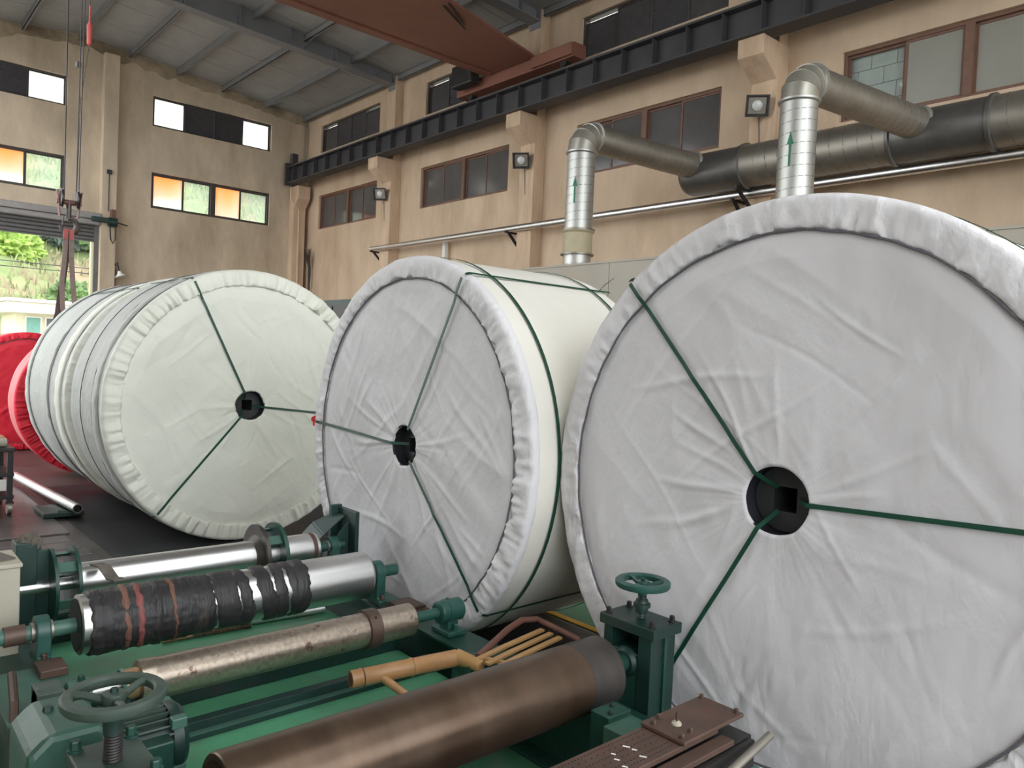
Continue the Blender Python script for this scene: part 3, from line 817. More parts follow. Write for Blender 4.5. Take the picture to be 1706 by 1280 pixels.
def branch(y0, label, arrow_ang):
    VX, AZ, R = 8.86, 5.20, 0.222
    ER = 0.27
    t = thing('branch_duct', (VX, y0, 3.0), label, 'duct', 'branch ducts rising beside the right wall')
    MB().lathe((VX, y0, 1.2), (0, 0, 1), [(0, R), (AZ-ER-0.05-1.2, R)], 36).build('riser', 'galv', t)
    helix((VX, y0, 0), (0, 0, 1), 2.0, AZ-ER-0.08, R, 0.135, 0.005).build('spiral_seam', 'duct_seam', t)
    # segmented elbow
    el = MB()
    nseg = 4
    pr = []
    for i in range(nseg+1):
        a = math.radians(90*i/nseg)
        pr.append((Vector((VX+ER-ER*math.cos(a), y0, AZ-ER+ER*math.sin(a))), Vector((math.sin(a), 0, math.cos(a)))))
    for i in range(nseg):
        (p, d), (q, e) = pr[i], pr[i+1]
        vs = []
        nn = 32
        for (c, dd) in ((p, d), (q, e)):
            n1 = Vector((0, 1, 0))
            n2 = dd.cross(n1)
            for k in range(nn):
                th = 2*PI*k/nn
                vs.append(c+(n1*math.cos(th)+n2*math.sin(th))*(R+0.006))
        el.add(vs, [(k, (k+1) % nn, nn+(k+1) % nn, nn+k) for k in range(nn)])
    e = el.build('elbow', 'elbow', t, angle=20)
    for i in range(1, nseg):
        c, d = pr[i]
        MB().lathe(c, d, [(-0.008, R+0.004), (-0.004, R+0.014), (0.004, R+0.014), (0.008, R+0.004)], 32, cap=False).build('seam', 'elbow', e)
    for c, d in (pr[0], pr[-1]):
        MB().lathe(c, d, [(-0.045, R), (-0.035, R+0.03), (-0.01, R+0.03), (0.0, R)], 36, cap=False).build('flange', 'galv', t)
    ax = Vector((DX-0.22-(VX+ER), -0.50, -0.12))
    MB().lathe((VX+ER, y0, AZ), ax, [(0, R), (ax.length, R-0.004)], 36).build('arm', 'galv_dull', t)
    helix((VX+ER, y0, AZ), ax, 0.1, ax.length-0.1, R, 0.115, 0.0025).build('arm_seam', 'duct_seam', t)
    MB().lathe(Vector((VX+ER, y0, AZ))+ax, ax, [(-0.06, R), (-0.045, R+0.03), (-0.015, R+0.03), (0.0, R)], 36, cap=False).build('flange', 'galv', t)
    MB().lathe((VX, y0, 3.30), (0, 0, 1), [(0, R+0.03), (0.0, R+0.035), (0.05, R+0.012), (0.33, R+0.012), (0.36, R+0.04), (0.385, R+0.04), (0.4, R)], 36, cap=False).build('sleeve', 'beige_sleeve', t)
    for z in (3.30, 3.685):
        MB().lathe((VX, y0, z), (0, 0, 1), [(-0.012, R), (-0.012, R+0.045), (0.012, R+0.045), (0.012, R)], 36, cap=False).build('sleeve_flange', 'galv_dull', t)
    # painted arrow on the side towards the hall
    def on(a, z):
        return Vector((VX+(R+0.006)*math.cos(a), y0+(R+0.006)*math.sin(a), z))
    mm = MB()
    c, zc = arrow_ang, 4.10
    for (a0, a1, z0, z1) in ((-0.055, 0.055, zc-0.02, zc+0.26),):
        mm.add([on(c+a0, z0), on(c+a1, z0), on(c+a1, z1), on(c+a0, z1)], [(0, 1, 2, 3)])
    mm.add([on(c-0.19, zc+0.24), on(c, zc+0.25), on(c, zc+0.40)], [(0, 1, 2)])
    mm.add([on(c+0.19, zc+0.24), on(c, zc+0.25), on(c, zc+0.40)], [(0, 1, 2)])
    o = mm.build('arrow_mark', 'green_mark', t, smooth=False)
    o['label'] = 'green upward arrow'
branch(8.56, 'silver branch duct with a beige sleeve and green arrow behind the middle reel', math.radians(-158))
branch(4.89, 'silver branch duct with a green arrow rising behind the nearest reel', math.radians(-172))

wp = thing('wall_pipe', (11.56, 10, 4.57), 'thin polished steel pipe running level along the right wall', 'pipe')
MB().cyl((11.56, 19.42, 4.57), (11.56, -6, 4.57), 0.072, 20).build('pipe', 'chrome', wp)
for y in (19.3, 13.4, 7.5, 1.5):
    MB().prism([(XW, 4.475), (11.47, 4.475), (11.47, 4.515), (XW, 4.515)], y-0.025, y+0.025, 'y').prism([(XW, 4.05), (XW, 4.13), (11.62, 4.49), (11.54, 4.49)], y-0.02, y+0.02, 'y').build('wall_bracket', 'black_steel', wp, smooth=False)

# low sheet-metal enclosure the branch ducts rise out of
en = thing('machine_enclosure', (8.8, 5, 0), 'plain grey sheet enclosure behind the reels below the ducts', 'enclosure')
for k in range(6):
    y0 = -2.0+k*1.9
    MB().bb(8.45, 8.50, y0+0.004, y0+1.896, 0, 3.06).build('panel', 'panel_grey', en, smooth=False, bevel=0.004)
MB().bb(8.44, 9.4, -2.0, 9.4, 3.06, 3.09).build('top_sheet', 'panel_grey', en, smooth=False)
MB().tube([(8.445, 7.75, 2.6), (8.445, 7.55, 2.75), (8.445, 7.4, 2.83)], 0.004, 5).build('scratch', 'cord', en)
ps = MB().bb(11.80, 11.90, 16.15, 16.27, 0, 4.58).build('pipe_post', 'white_paint', smooth=False, bevel=0.008)
tag(ps, 'white square post under the wall pipe behind the middle reel', 'post')

# floodlights on the pilasters
def flood(x, y, z, label):
    t = thing('floodlight', (x, y, z), label, 'lamp', 'floodlights on the pilasters')
    R = Matrix.Rotation(math.radians(38), 3, 'Z') @ Matrix.Rotation(math.radians(-22), 3, 'Y')
    def at(p):
        return Vector((x, y, z))+R @ Vector(p)
    m = MB()
    # hood: four tapered walls and back
    o_, i_ = 0.19, 0.16
    fr = [at((-0.11, sy*o_, sz*o_*0.92)) for sy, sz in ((-1, -1), (1, -1), (1, 1), (-1, 1))]
    bk = [at((0.10, sy*0.12, sz*0.11)) for sy, sz in ((-1, -1), (1, -1), (1, 1), (-1, 1))]
    fi = [at((-0.11, sy*i_, sz*i_*0.92)) for sy, sz in ((-1, -1), (1, -1), (1, 1), (-1, 1))]
    ii = [at((-0.06, sy*(i_-0.02), sz*(i_-0.03))) for sy, sz in ((-1, -1), (1, -1), (1, 1), (-1, 1))]
    fs = []
    for k in range(4):
        k2 = (k+1) % 4
        fs += [(k, k2, 4+k2, 4+k), (k, k2, 8+k2, 8+k), (8+k, 8+k2, 12+k2, 12+k)]
    fs += [(4, 5, 6, 7)]
    m.add(fr+bk+fi+ii, fs).build('housing', 'black_plastic', t, smooth=False)
    MB().add([at((-0.065, sy*0.145, sz*0.13)) for sy, sz in ((-1, -1), (1, -1), (1, 1), (-1, 1))]+[at((-0.055, sy*0.145, sz*0.13)) for sy, sz in ((-1, -1), (1, -1), (1, 1), (-1, 1))],
             [(0, 1, 2, 3), (4, 5, 6, 7), (0, 1, 5, 4), (1, 2, 6, 5), (2, 3, 7, 6), (3, 0, 4, 7)]).build('reflector', 'galv_dull', t, smooth=False)
    MB().lathe(at((-0.066, 0, 0)), R @ Vector((-1, 0, 0)), [(0, 0.09), (0.02, 0.085), (0.04, 0.06), (0.048, 0.02)], 20).build('bulb', 'lamp_glass', t)
    MB().tube([at((0.1, 0, 0)), (x+0.14, y, z-0.02), (x+0.16, y, z+0.02)], 0.02, 6).build('arm', 'black_plastic', t)
    MB().tube([(x+0.1, y+0.02, z-0.1), (x+0.145, y+0.03, z-0.3), (x+0.15, y, z-0.75)], 0.008, 5).build('cable', 'black_plastic', t)
flood(11.52, 18.93, 6.10, 'black floodlight on the pilaster farthest from the camera')
flood(11.52, 12.99, 6.07, 'black floodlight on the middle pilaster left of the branch ducts')
flood(11.52, 7.12, 6.02, 'black floodlight on the nearest pilaster between the two branch ducts')

# fittings on the back wall and in the corner
mo = thing('door_motor', (5.87, 24.15, 4.9), 'green roller door motor with chain on the back wall pilaster', 'motor')
MB().bb(5.38, 5.85, 24.05, 24.2, 4.95, 5.08).build('arm', 'machine_dark', mo, smooth=False, bevel=0.01)
MB().cyl((5.80, 24.12, 4.98), (6.02, 24.12, 4.98), 0.13, 18).build('motor_body', 'machine_dark', mo)
MB().bb(5.86, 5.98, 24.05, 24.25, 5.08, 5.34).build('switch_box', 'hook_rust', mo, smooth=False, bevel=0.01)
MB().tube([(5.95, 24.1, 5.0), (6.30, 24.1, 4.93)], 0.02, 8).build('crank_rod', 'black_steel', mo)
MB().tube([(5.84, 24.1, 4.9), (5.86, 24.08, 4.5), (5.92, 24.08, 4.38), (5.98, 24.08, 4.5), (5.98, 24.1, 4.95)], 0.018, 6).build('chain', 'black_steel', mo)
MB().tube([(5.82, 24.24, 5.3), (5.82, 24.24, 6.35)], 0.012, 5).build('conduit', 'black_steel', mo)
MB().bb(5.76, 5.88, 24.2, 24.26, 6.35, 6.47).build('junction_box', 'black_plastic', mo, smooth=False)
wlp = thing('wall_lamp', (6.15, 24.4, 3.5), 'small swan-neck lamp with a pale shade on the back wall', 'lamp')
MB().tube([(6.10, YB, 3.8), (6.10, YB-0.25, 3.85), (6.14, YB-0.32, 3.6)], 0.03, 8).build('neck', 'black_plastic', wlp)
MB().lathe((6.14, YB-0.33, 3.62), (0.25, -0.2, -1), [(0, 0.04), (0.08, 0.07), (0.17, 0.17)], 20).build('shade', 'white_paint', wlp)
MB().tube([(6.12, YB-0.01, 3.7), (6.12, YB-0.01, 2.5)], 0.012, 5).build('cable', 'black_plastic', wlp)
cp = thing('corner_conduit', (11.86, 24.45, 0), 'thin grey conduit running up the corner of the hall', 'pipe')
MB().tube([(11.88, 24.46, 9.2), (11.88, 24.46, 7.75)], 0.03, 8).build('upper_pipe', 'galv_dull', cp)
MB().tube([(11.3, 24.2, 6.95), (11.3, 24.2, 6.6), (11.6, 24.2, 6.25), (11.62, 24.2, 3.0)], 0.03, 8).build('lower_pipe', 'pilaster', cp)
br = thing('cable_bundle', (11.9, 23.9, 3.2), 'dark frayed bundle of cables hanging in the far corner', 'cables')
random.seed(3)
for k in range(9):
    a, s = random.uniform(-0.16, 0.16), random.uniform(-0.16, 0.16)
    MB().tube([(11.85+abs(a)*0.2, 23.85, 3.0), (11.85+abs(a)*0.3, 23.85, 4.3), (11.82, 23.85+a*0.6, 4.6), (11.80, 23.85+a*1.5, 4.95+0.1*s)], [0.02, 0.035, 0.022, 0.008], 6).build('cable', 'black_plastic', br)

# ================================================================== WRAPPED BELT REELS
def reel(loc, R, L, axis, label, bore, seed, mats, ruffle, straps, hoops=(), hem_in=0.893, hem_gap_shade=True, group='wrapped belt reels in the hall', pleat=7.0, ncrease=46, core=True, nface=150, long_straps=True, bands=()):
    """axis 'x': the covered face looks to -X; axis 'y': it looks to -Y. a = along the axis into the reel"""
    fc, hm, wrp = mats
    c = Vector((loc[0], loc[1], R+0.012))
    n = Vector((1, 0, 0)) if axis == 'x' else Vector((0, 1, 0))
    u = Vector((0, 1, 0)) if axis == 'x' else Vector((1, 0, 0))
    v = Vector((0, 0, 1))
    t = thing('belt_reel', (loc[0]+n.x*L/2, loc[1]+n.y*L/2, 0), label, 'reel', group)
    def P(a, r, th):
        return c+n*a+(u*math.cos(th)+v*math.sin(th))*r
    S = seed*7.31
    rnd = random.Random(seed*13+5)
    folds = []
    for k in range(ncrease):
        ang = rnd.choice((rnd.uniform(0.45, 1.15), rnd.uniform(0.45, 1.15), rnd.uniform(1.9, 2.6), rnd.uniform(0, PI)))
        folds.append((rnd.uniform(-0.8, 0.8)*R, rnd.uniform(-0.8, 0.8)*R, math.cos(ang), math.sin(ang), rnd.uniform(0.10, 0.42)*R, rnd.uniform(0.0022, 0.0075)*rnd.choice((1, 1, -0.8)), rnd.uniform(0.010, 0.026)))
    for k in range(9):     # pulls running out from the bore
        ang = rnd.uniform(0, 2*PI)
        ln = rnd.uniform(0.12, 0.30)*R
        folds.append((math.cos(ang)*(bore+ln), math.sin(ang)*(bore+ln), math.cos(ang), math.sin(ang), ln, rnd.uniform(0.003, 0.007), rnd.uniform(0.012, 0.022)))
    def face_disp(r, th):
        x, y = r*math.cos(th), r*math.sin(th)
        q = (r-bore)/(R-bore)
        fold = noise.noise((math.cos(th)*3.1+S, math.sin(th)*3.1, r*0.9))*0.010*math.exp(-q*1.2)*(0.35+noise.noise((math.cos(th)+S, math.sin(th), 4))+0.3)
        fold += (1-2*abs(noise.noise((math.cos(th)*7+S, math.sin(th)*7+4, r*0.5+9))))*0.0016*math.exp(-q*2.0)
        soft = noise.noise((x*1.3+S, y*1.3, 2.2))*0.020+noise.noise((x*3.1+S, y*3.1, 5.5))*0.008
        d1 = (x*0.8+y*0.6)
        d2 = (-x*0.6+y*0.8)
        cre = (1-abs(noise.noise((d1*0.7+S, d2*3.6, 1.1)))*2.6)
        cre = max(0, cre)**2*0.012*max(0, noise.noise((x*1.4, y*1.4, S))+0.35)
        cre2 = max(0, 1-abs(noise.noise((d2*0.8+S, d1*4.2, 7.1)))*2.8)**2*0.010*max(0, noise.noise((x*1.7+5, y*1.7, S+3))+0.3)
        lines = 0.0
        for (fx, fy, ca, sa, ln, am, wd) in folds:
            dx, dy = x-fx, y-fy
            al = dx*ca+dy*sa
            if -ln < al < ln:
                pe = (-dx*sa+dy*ca+0.012*math.sin(al*9+fx*20))/wd
                if -3 < pe < 3:
                    lines += am*math.exp(-pe*pe)*(1-(al/ln)**2)
        d = -(fold+soft*min(1, q*5)+cre+cre2+lines)
        e = min(1, max(0, (r/R-0.80)/0.08))
        return d*(1-e)+0.006*e
    # ---- end cover
    nt_, nr_ = max(200, int(nface*2.3)), int(nface*0.62)
    vs, fs = [], []
    for i in range(nr_+1):
        q = i/nr_
        for k in range(nt_):
            th = 2*PI*k/nt_
            rb_ = bore*(1+0.05*noise.noise((math.cos(th)*1.4+S, math.sin(th)*1.4, 0)))
            r = rb_+(0.915*R-rb_)*q
            d = face_disp(r, th)
            if i == 0:
                d += 0.010
            vs.append(P(d, r, th))
    for i in range(nr_):
        for k in range(nt_):
            k2 = (k+1) % nt_
            fs.append((i*nt_+k, i*nt_+k2, (i+1)*nt_+k2, (i+1)*nt_+k))
    MB().add(vs, fs).build('end_cover', fc, t, angle=80)
    # ---- gathered hem round the edge
    def hr(q):
        return R*(hem_in+(1-hem_in)*q)
    prof = [(0.045, R+0.005, 0.1), (0.035, R+0.007, 0.15), (0.022, R+0.006, 0.25), (0.008, R+0.0, 0.35), (-0.001, R-0.010, 0.45), (-0.005, R-0.022, 0.55),
            (-0.007, hr(0.68), 0.7), (-0.008, hr(0.55), 0.8), (-0.009, hr(0.42), 0.9), (-0.009, hr(0.30), 1.0), (-0.009, hr(0.18), 1.1), (-0.008, hr(0.08), 1.1), (-0.006, hr(0.0), 1.0), (0.012, hr(-0.02), 0.6)]
    nt2 = 540
    vs, fs = [], []
    for (a, r, w) in prof:
        for k in range(nt2):
            th = 2*PI*k/nt2
            ct, st = math.cos(th), math.sin(th)
            big = noise.noise((ct*5+S, st*5, 1))
            f1 = noise.noise((ct*16+S, st*16, r*pleat)) if pleat > 3 else 0.6-1.7*abs(noise.noise((ct*13+S, st*13, r*pleat)))
            f2 = noise.noise((ct*34+S, st*34+3, r*pleat*2))
            amp = ruffle*(0.55+0.9*max(0, noise.noise((ct*2.2+S, st*2.2, 8))+0.4))
            da = -(0.008*big+0.017*f1*amp+0.016*f2*amp+0.006*noise.noise((ct*70, st*70+S, r*20)))*w
            dr = (0.012*f1+0.006*big+0.008*noise.noise((ct*26, st*26+S, 3)))*w*(1 if r < R*0.95 else 0.45)
            vs.append(P(a+da, r+dr, th))
    for i in range(len(prof)-1):
        for k in range(nt2):
            k2 = (k+1) % nt2
            fs.append((i*nt2+k, i*nt2+k2, (i+1)*nt2+k2, (i+1)*nt2+k))
    MB().add(vs, fs).build('hem', hm, t, angle=80)
    # ---- dark drawstring ring that paints the shadow gap inside the hem
    if hem_gap_shade:
        pts = []
        for k in range(200):
            th = 2*PI*k/200
            rr = R*(hem_in-0.006)+0.008*noise.noise((math.cos(th)*9+S, math.sin(th)*9, 2))
            pts.append(P(-0.003, rr, th))
        MB().tube(pts, 0.0048, 6, closed=True).build('hem_gap_shade', 'cord', t)
    # ---- wrapped side and back
    na = 26
    nt3 = 180
    vs, fs = [], []
    for i in range(na+1):
        a = 0.05+(L-0.05)*i/na
        for k in range(nt3):
            th = 2*PI*k/nt3
            e = 0.006*noise.noise((math.cos(th)*2.4+S, math.sin(th)*2.4, a*2.2))+0.003*noise.noise((math.cos(th)*7, math.sin(th)*7+S, a*9))
            e += -0.02*max(0, (a-(L-0.05))/0.05)
            vs.append(P(a, R+e, th))
    for i in range(na):
        for k in range(nt3):
            k2 = (k+1) % nt3
            fs.append((i*nt3+k, i*nt3+k2, (i+1)*nt3+k2, (i+1)*nt3+k))
    fs.append(tuple(na*nt3+k for k in range(nt3)))
    MB().add(vs, fs).build('side_wrap', wrp, t, angle=80)
    for (a0, a1, bmat) in bands:
        bprof = [(a0, R+0.002), (a0+0.004, R+0.014), ((a0+a1)/2, R+0.011), (a1-0.004, R+0.014), (a1, R+0.002)]
        vs, fs = [], []
        for i, (a, r) in enumerate(bprof):
            for k in range(240):
                th = 2*PI*k/240
                ff = noise.noise((math.cos(th)*14+S, math.sin(th)*14, a*6))
                vs.append(P(a+0.006*ff, r+0.006*ff*(0 < i < 4), th))
        for i in range(4):
            for k in range(240):
                k2 = (k+1) % 240
                fs.append((i*240+k, i*240+k2, (i+1)*240+k2, (i+1)*240+k))
        MB().add(vs, fs).build('wrap_band', bmat, t, angle=80)
    # ---- core: dark tube with a square-holed plug
    if core:
        cm = MB()
        cm.lathe(c-n*(-0.0), n, [(0.003, bore*1.05), (0.010, bore*1.0), (0.45, bore*0.96)], 36, cap=False)
        k0 = cm.build('core_tube', 'core_black', t)
        pl = MB()
        h = bore*0.36
        sq = [(-h, -h), (h, -h), (h, h), (-h, h)]
        ring = [(bore*0.96*math.cos(2*PI*k/32), bore*0.96*math.sin(2*PI*k/32)) for k in range(32)]
        vs, fs = [], []
        for a in (0.07, 0.40):
            vs += [c+n*a+u*x+v*y for x, y in ring]
            vs += [c+n*a+u*x+v*y for x, y in sq]
        for k in range(32):
            k2 = (k+1) % 32
            qd = 32+((k+4)//8+2) % 4
            qd2 = 32+((k2+4)//8+2) % 4
            fs.append((k, k2, qd2, qd) if qd != qd2 else (k, k2, qd))
        for k in range(4):
            k2 = (k+1) % 4
            fs.append((32+k, 32+k2, 68+k2, 68+k))
        fs.append((68, 69, 70, 71))
        pl.add(vs, fs).build('core_plug', 'core_block', k0, smooth=False)
    # ---- green packing straps
    w = 0.017
    for (p0, p1) in straps:
        d = Vector((p0-(c.dot(u)), p1-R))
        th = math.atan2(d.y, d.x)
        line = [P(0.075, bore*0.42, th), P(min(0, face_disp(bore*1.05, th))-0.008, bore*0.99, th)]
        nm = [-n, -n]
        for i in range(1, 14):
            r = bore+(R*0.985-bore)*i/13
            line.append(P(min(-0.002, face_disp(min(r, R*0.9), th))-0.008-(0.010 if r > R*0.86 else 0), r, th))
            nm.append(-n)
        MB().band(line, nm, w, 0.003).build('strap', 'strap', t, smooth=False)
        if long_straps:
            rad = (u*math.cos(th)+v*math.sin(th))
            MB().band([P(-0.004, R+0.004, th), P(0.02, R+0.013, th), P(0.10, R+0.012, th), P(L*0.5, R+0.009, th), P(L, R+0.009, th)], rad, w, 0.003).build('strap', 'strap', t, smooth=False)
    for a in hoops:
        pts = [P(a, R+0.009, 2*PI*k/96) for k in range(97)]
        nm = [(u*math.cos(2*PI*k/96)+v*math.sin(2*PI*k/96)) for k in range(97)]
        MB().band(pts, nm, w, 0.003).build('hoop_strap', 'strap', t, smooth=False)
    return t

GREY = ('cloth_grey', 'cloth_hem', 'cloth_cream')
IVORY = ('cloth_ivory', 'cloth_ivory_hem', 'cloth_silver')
RED = ('cloth_red', 'cloth_red', 'cloth_pink')
r3 = reel((2.585, 1.432), 1.110, 1.10, 'x', 'largest and nearest reel wrapped in grey cloth with three green straps', 0.127, 3, GREY, 0.55,
          [(2.166, 1.948), (1.836, 0.378), (0.653, 1.152)], hoops=(0.2, 0.92), nface=200)
r2 = reel((2.42, 3.63), 1.068, 1.10, 'x', 'middle reel in grey cloth with a cream side and a red-tied strap', 0.112, 2, GREY, 0.75,
          [(3.12, 2.004), (2.879, 0.328), (4.654, 1.115)], hoops=(0.17, 0.93), nface=170)
kn = MB()
kn.tube([(2.385, 4.63, 1.12), (2.37, 4.645, 1.14), (2.38, 4.66, 1.15), (2.39, 4.64, 1.16), (2.375, 4.63, 1.145), (2.38, 4.635, 1.10)], 0.007, 6)
o = kn.build('knot', 'cord_red', r2)
o['label'] = 'red cord knot on the strap'
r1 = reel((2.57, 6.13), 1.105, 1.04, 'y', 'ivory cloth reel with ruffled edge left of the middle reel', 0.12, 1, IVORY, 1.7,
          [(2.087, 2.087), (1.836, 0.247), (3.195, 1.038)], hem_gap_shade=False, pleat=1.2, hem_in=0.885, bands=((0.12, 0.26, 'cloth_silver'),), nface=160)
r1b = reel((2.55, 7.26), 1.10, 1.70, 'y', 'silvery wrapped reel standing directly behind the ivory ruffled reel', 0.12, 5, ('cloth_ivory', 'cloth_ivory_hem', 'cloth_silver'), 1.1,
           [(2.0, 2.06)], hem_gap_shade=False, pleat=1.2, core=False, bands=((0.14, 0.34, 'cloth_ivory_hem'), (0.66, 0.70, 'cloth_silver'), (1.55, 1.69, 'cloth_silver')), nface=60)
# thin dark seams round the silvery wraps
for (tt, y0_, xs_, R_, cx) in ((r1, 6.13, (0.27, 0.62), 1.105, 2.57), (r1b, 7.26, (0.60, 1.50), 1.10, 2.55)):
    for a in xs_:
        MB().tube([(cx+(R_+0.010)*math.cos(2*PI*k/90), y0_+a+0.006*noise.noise((k*0.2, a, 0)), R_+0.012+(R_+0.010)*math.sin(2*PI*k/90)) for k in range(90)], 0.0035, 5, closed=True).build('seam_cord', 'cord', tt)
reel((2.37, 10.0), 0.86, 0.5, 'y', 'smaller red cloth reel with a pinkish side behind the silvery reel', 0.10, 8, RED, 1.5, [], hem_gap_shade=False, pleat=1.2, core=False, hem_in=0.86, nface=60, group='red reels at the left edge')
reel((2.06, 12.6), 0.825, 0.9, 'y', 'farther plain red reel at the left edge of the photo', 0.10, 9, RED, 0.8, [], hem_gap_shade=True, core=False, hem_in=0.9, nface=60, group='red reels at the left edge')

# black rubber mats under the near reels
for (x0, x1, y0, y1, lb) in ((2.66, 3.36, -0.5, 5.0, 'black rubber mat under the nearest and the middle reel'), (1.56, 4.2, 5.3, 9.4, 'black rubber mat under the ivory and silvery reels')):
    tag(MB().bb(x0, x1, y0, y1, 0.0, 0.003).build('rubber_mat', 'rubber', smooth=False), lb, 'mat')


# ================================================================== ROLLER MACHINE IN THE FOREGROUND
XA = Vector((1, 0, 0))
def bolt(c, r, h, m, parent, ax=(0, 0, 1), washer=True):
    c = Vector(c)
    ax = Vector(ax)
    b = MB().lathe(c+ax*(h*0.25 if washer else 0), ax, [(0, r), (h*0.85, r), (h, r*0.86)], 6)
    if washer:
        b.lathe(c, ax, [(0, r*1.35), (h*0.25, r*1.35)], 16)
    return b.build('bolt', m, parent, smooth=False)

fr = thing('roller_stand', (1.35, 2.8, 0), 'green welded steel frame carrying the rollers in front of the reels', 'stand')
# side beams (I-section) on feet
for (x0, x1, nm, zt) in ((2.09, 2.27, 'side_beam', 0.30), (0.44, 0.64, 'side_beam', 0.32)):
    MB().bb(x0, x1, 1.15, 4.3, zt-0.014, zt).bb((x0+x1)/2-0.008, (x0+x1)/2+0.008, 1.15, 4.3, 0.014, zt-0.014).bb(x0, x1, 1.15, 4.3, 0.004, 0.018).build(nm, 'machine_green', fr, smooth=False, bevel=0.002)
MB().bb(0.44, 0.452, 2.86, 3.2, 0.05, 0.306).bb(0.44, 0.66, 2.86, 2.872, 0.05, 0.345).build('side_plate', 'machine_dark', fr, smooth=False)
MB().bb(0.43, 0.67, 2.84, 3.3, 0.345, 0.353).build('top_plate', 'machine_pale', fr, smooth=False)
bolt((0.56, 2.86, 0.26), 0.012, 0.012, 'galv', fr, (0, -1, 0))
# cross beams
MB().bb(0.66, 2.08, 3.10, 3.17, 0.152, 0.32).build('cross_beam', 'machine_dark', fr, smooth=False, bevel=0.004)
MB().bb(0.645, 2.085, 2.32, 4.09, 0.138, 0.150).build('deck_plate', 'deck_green', fr, smooth=False)
MB().bb(0.66, 2.08, 2.825, 2.87, 0.151, 0.205).build('rail', 'machine_dark', fr, smooth=False, bevel=0.002)
MB().bb(0.66, 2.08, 2.79, 2.824, 0.151, 0.170).build('rail_step', 'machine_dark', fr, smooth=False)
MB().bb(0.66, 2.08, 2.791, 2.8235, 0.1701, 0.1725).build('rail_lit_top', 'machine_pale', fr, smooth=False)  # paler sheet, puts the light on the step's top into the colour
MB().bb(0.66, 2.08, 1.50, 1.58, 0.08, 0.26).build('cross_beam', 'machine_dark', fr, smooth=False, bevel=0.004)
MB().bb(0.66, 2.08, 4.10, 4.18, 0.10, 0.28).build('cross_beam', 'machine_dark', fr, smooth=False, bevel=0.004)
# right upright with bent guide plate
MB().bb(2.225, 2.25, 3.79, 4.02, 0.30, 0.69).bb(2.18, 2.25, 3.99, 4.02, 0.30, 0.70).build('upright', 'machine_dark', fr, smooth=False, bevel=0.003)
MB().add([(2.215, 3.90, 0.655), (2.215, 4.02, 0.655), (2.10, 4.06, 0.60), (2.03, 4.10, 0.50), (2.03, 3.96, 0.47), (2.09, 3.90, 0.56)]+[(2.215, 3.90, 0.645), (2.215, 4.02, 0.645), (2.09, 4.06, 0.59), (2.02, 4.10, 0.495), (2.02, 3.96, 0.465), (2.08, 3.90, 0.55)],
         [(0, 1, 2, 5), (5, 2, 3, 4), (6, 7, 8, 11), (11, 8, 9, 10), (0, 1, 7, 6), (1, 2, 8, 7), (2, 3, 9, 8), (3, 4, 10, 9), (4, 5, 11, 10), (5, 0, 6, 11)]).build('guide_plate', 'machine_dark', fr, smooth=False)
MB().prism([(2.22, 0.62), (2.22, 0.38), (2.06, 0.38), (2.08, 0.42), (2.16, 0.56)], 3.86, 3.875, 'y').build('gusset', 'machine_dark', fr, smooth=False)
# left upright
MB().bb(0.60, 0.68, 3.86, 3.98, 0.30, 0.70).bb(0.68, 0.75, 3.88, 3.89, 0.30, 0.66).build('upright', 'machine_dark', fr, smooth=False, bevel=0.003)
gc = []
bm_ = bmesh.new()
bmesh.ops.create_icosphere(bm_, subdivisions=3, radius=1)
me = bpy.data.meshes.new('grease_cap')
for v_ in bm_.verts:
    d_ = v_.co.normalized()
    k_ = 1+0.35*noise.noise(d_*3)+0.15*noise.noise(d_*9)
    v_.co = Vector((0.66+d_.x*0.045*k_, 3.91+d_.y*0.05*k_, 0.685+d_.z*0.05*k_))
bm_.to_mesh(me)
bm_.free()
me.materials.append(M['grime_cloth'])
o = bpy.data.objects.new('grease_rag', me)
COL.objects.link(o)
tag(o, 'grimy rag knotted over the left upright of the machine frame', 'rag')
# stepped bracket near the perforated rail
MB().bb(1.93, 2.045, 1.62, 1.70, 0.26, 0.425).build('bracket', 'machine_green', fr, smooth=False, bevel=0.003)
MB().bb(1.91, 2.05, 1.50, 1.625, 0.26, 0.405).build('bracket', 'machine_pale', fr, smooth=False, bevel=0.003)
bolt((1.96, 1.64, 0.425), 0.008, 0.008, 'machine_dark', fr)
bolt((2.01, 1.675, 0.425), 0.008, 0.008, 'machine_dark', fr)
MB().bb(2.04, 2.20, 1.22, 1.40, 0.29, 0.35).build('bracket', 'machine_pale', fr, smooth=False, bevel=0.003)
MB().bb(1.99, 2.10, 2.43, 2.55, 0.27, 0.315).bb(1.99, 2.10, 2.43, 2.55, 0.17, 0.27).build('bracket', 'teal', fr, smooth=False, bevel=0.004)
# rusty packing plates on the side beams
for k, (x0, x1, y0, y1, z0, z1) in enumerate(((2.10, 2.26, 3.07, 3.27, 0.302, 0.318), (2.105, 2.25, 3.08, 3.26, 0.3185, 0.334), (2.11, 2.24, 3.10, 3.25, 0.3345, 0.348))):
    MB().bb(x0, x1, y0, y1, z0, z1).build('packing_plate', 'rust_dark', fr, smooth=False, bevel=0.003)
MB().bb(0.575, 0.665, 3.16, 3.28, 0.3535, 0.385).build('packing_block', 'rust', fr, smooth=False, bevel=0.004)

